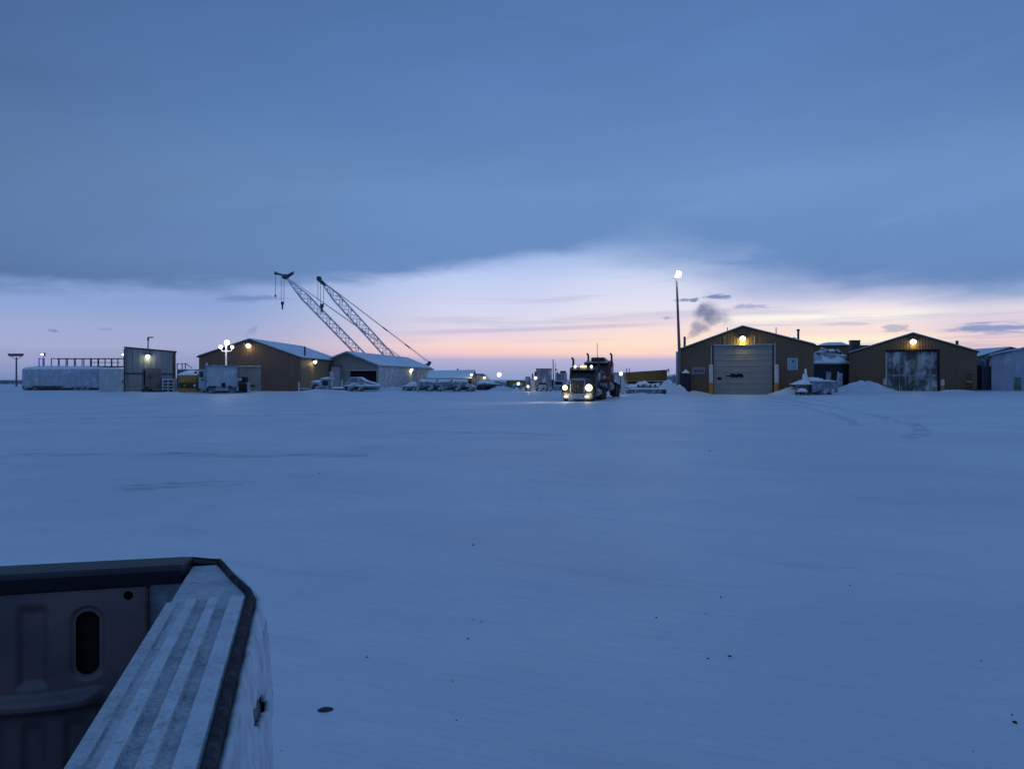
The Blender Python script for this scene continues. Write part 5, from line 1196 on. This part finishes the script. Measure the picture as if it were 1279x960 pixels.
# body side: painted panel under a crust of snow
def side_prof(y, drop):
    """outer skin offset from the rail edge at depth below the rail"""
    o_ = .010 + .030*(1-math.exp(-drop/.09)) - .03*sstep(.45, .9, drop)
    return o_
def plan(y):                         # rail outer edge across, with the rounded corner to the tailgate
    if y < U1: return Wd
    k = (y-U1)/(U2-U1)
    return Wd - (.085)*min(1.25, k)**1.15
def skin(name, mat_, off, y0, y1, d0, d1, ny, nd, hole=None, nzs=0, cull=None):
    mb = MB(); idx = {}
    for j in range(nd+1):
        for i in range(ny+1):
            y = y0+(y1-y0)*i/ny; dr = d0+(d1-d0)*(j/nd)**1.4
            x = plan(y)+side_prof(y, dr)+off
            rn = 0
            if nzs:
                cl = 1-sstep(.0, .03, d0+.02-dr)*1
                rn = nzs*(nz(y*9, dr*9, 1)+.55*nz(y*24, dr*24, 2)+.22*nz(y*55, dr*55, 3))
                x += rn*min(1, (dr-d0)/.03+.15)
            mb.v.append((x, y, ZR-dr+(rn*.3 if nzs else 0)))
    def keep(i, j):
        if not cull: return True
        y = y0+(y1-y0)*(i+.5)/ny; dr = d0+(d1-d0)*((j+.5)/nd)**1.4
        return not cull(y, dr)
    W_ = ny+1
    for j in range(nd):
        for i in range(ny):
            if keep(i, j): mb.f.append((j*W_+i, j*W_+i+1, (j+1)*W_+i+1, (j+1)*W_+i))
    return mb.build(name, mat_, pk, smooth=True)
skin('body_side', m_paint, 0, Y0, U2+.06, .012, .95, 60, 26)
def chip(y, dr):
    # bare patches where the snow crust has fallen off
    a_ = ((y-.39-2.35*(dr-.118))/.070)**2 + ((dr-.118)/.042)**2 + .8*nz(y*40, dr*40, 7)
    b_ = ((y-.60)/.08)**2 + ((dr-.062-.02*nz(y*20,0,4))/.0045)**2 + .6*nz(y*60, dr*60, 9)
    return a_ < 1 or b_ < 1
m_crust = rough_mat('crusted_snow', (.60,.64,.70), (.42,.46,.53), .85, 22, bump=.004, spec=.2)
cr = skin('snow_crust', m_crust, .010, -1.0, U2+.03, .016, .60, 520, 200, nzs=.0075, cull=chip)
so = cr.modifiers.new('solid', 'SOLIDIFY'); so.thickness = .009; so.offset = -1
# inner bed wall, floor, tailgate
MB().box(-.010,.012,Y0,.86,ZR-.56,ZR-.056).build('bed_wall', m_bed, pk)
MB().box(-1.50,-.012,Y0,.93,ZR-.60,ZR-.57).build('bed_floor', m_bed, pk)
# corner pillar between bed wall and tailgate, snow-dusted
MB().box(-.005,.055,.865,U2-.005,ZR-.56,ZR-.058).build('pillar', frost_mat('frosted_pillar', (.10,.13,.18), lo=.3, hi=.6, amt=.45, scale=30), pk, bevel=.004)
MB().box(-.074,.0028,.912,.925,ZR-.56,ZR-.0285).build('gap_panel', frost_mat('frosted_gap_panel', (.10,.13,.18), lo=.3, hi=.6, amt=.40, scale=30), pk)
# tailgate inner skin: stamped sheet with a slot, bead and ribs
def stamped():
    nx_, nz_ = 640, 260; x0, x1, z0, z1 = -1.42, -.080, ZR-.56, ZR-.030
    mb = MB()
    slot = (-.195, -.144)   # centre x, centre dz
    for j in range(nz_+1):
        for i in range(nx_+1):
            x = x0+(x1-x0)*i/nx_; z = z0+(z1-z0)*j/nz_; dz = z-ZR
            y = .902
            # shallow vertical ribs
            for cx in (-.30,-.43,-.56,-.69,-.82,-.95,-1.08): y += .011*sstep(.034,.016,abs(x-cx))*sstep(-.235,-.215,dz)*sstep(-.05,-.075,dz)
            for cx in (-.14,-.22,-.30,-.38,-.46,-.57,-.72,-.87,-1.02): y += .009*sstep(.028,.012,abs(x-cx))*sstep(-.295,-.33,dz)
            # horizontal shelf bead with a rounded nose at its right end
            sx_ = sstep(-.155,-.20,x)
            q = dz+.262-.006*math.sin((x+.2)*14)*sstep(-.5,-.2,x)
            y -= .022*sstep(.026,.004,abs(q))*sx_ - .012*sstep(-.27,-.30,dz)
            # slot recess rim
            dx_ = abs(x-slot[0]); dzz = max(0, abs(dz-slot[1])-.0455)
            d = math.hypot(dx_, dzz); y += .006*sstep(.036,.028,d)
            mb.v.append((x, y, z))
    W_ = nx_+1
    for j in range(nz_):
        for i in range(nx_):
            x = x0+(x1-x0)*(i+.5)/nx_; dz = z0+(z1-z0)*(j+.5)/nz_-ZR
            d = math.hypot(abs(x-slot[0]), max(0, abs(dz-slot[1])-.045))
            if d < .0230: continue
            if math.hypot(x+.114, dz+.047) < .0095: continue
            mb.f.append((j*W_+i, j*W_+i+1, (j+1)*W_+i+1, (j+1)*W_+i))
    return mb
tg = MB().prism([(.934,ZR-.56),(.975,ZR-.56),(.985,ZR-.10),(.975,ZR-.032),(.940,ZR-.032)], -1.43, -.09, axis='x').build('tailgate', m_paint, pk)
MB().box(-1.42,-.084,.9285,.9325,ZR-.55,ZR-.032).build('cavity_shade', M['black'], tg)  # black sheet painting the shade seen through the slot and round hole
stamped().build('inner_skin', m_bed, tg, smooth=True)
MB().box(-.0795,-.0745,.896,.935,ZR-.555,ZR-.032).build('edge_flange', rough_mat('brown_rust_edge', (.16,.08,.06), (.10,.055,.05), .5, 9), tg)
# cap: slightly bowed plastic moulding along the tailgate top
cpb = MB(); nn = 240
for i in range(nn+1):
    x = -1.45+(1.45+.064)*i/nn; k = i/nn; bow = .012*math.sin(math.pi*min(1,k)); e = sstep(-.003,.005,x)
    zt = ZR+.013 - .010*sstep(-.02,.064,x)
    fr_ = .893 + .082*e; yb = .985+bow + .006*e
    ring = [(fr_+.004,ZR-.027+.021*e),(fr_-.001,zt-.010),(fr_+.003,zt-.004),(fr_+.010,zt),(yb-.010,zt+.001),(yb-.003,zt-.004),(yb,zt-.012),(yb-.006,ZR-.030)]
    cpb.v += [(x,)+r_ for r_ in ring]
for i in range(nn):
    for j in range(8): a_, b_ = i*8+j, i*8+(j+1)%8; cpb.f.append((a_, b_, b_+8, a_+8))
cpb.f.append(tuple(range(8))); cpb.f.append(tuple(range(nn*8+7, nn*8-1, -1)))
cpb.build('tailgate_cap', m_cap, tg)
# far bed side, bumper, rear wheel: behind and below, completes the vehicle
MB().prism([(-1.62,Y0),(-1.48,Y0),(-1.48,U2),(-1.56,U2),(-1.62,U1)], ZR-.055, ZR-.004, axis='z').build('rail_cap', m_flat, pk, bevel=.006)
MB().box(-1.66,-1.50,Y0,U2,.42,ZR-.06).build('body_side', m_paint, pk, bevel=.03)
MB().box(-1.45,.06,1.05,1.20,.50,.66).build('bumper', M['chrome'], pk, bevel=.02)
tl = MB().box(.06,.075,.0,.01,0,.01)
for x_ in (.06, -1.5): wheel(pk, x_, -.35, .40, .40, .26, M['rubber_snow'], ax='x')
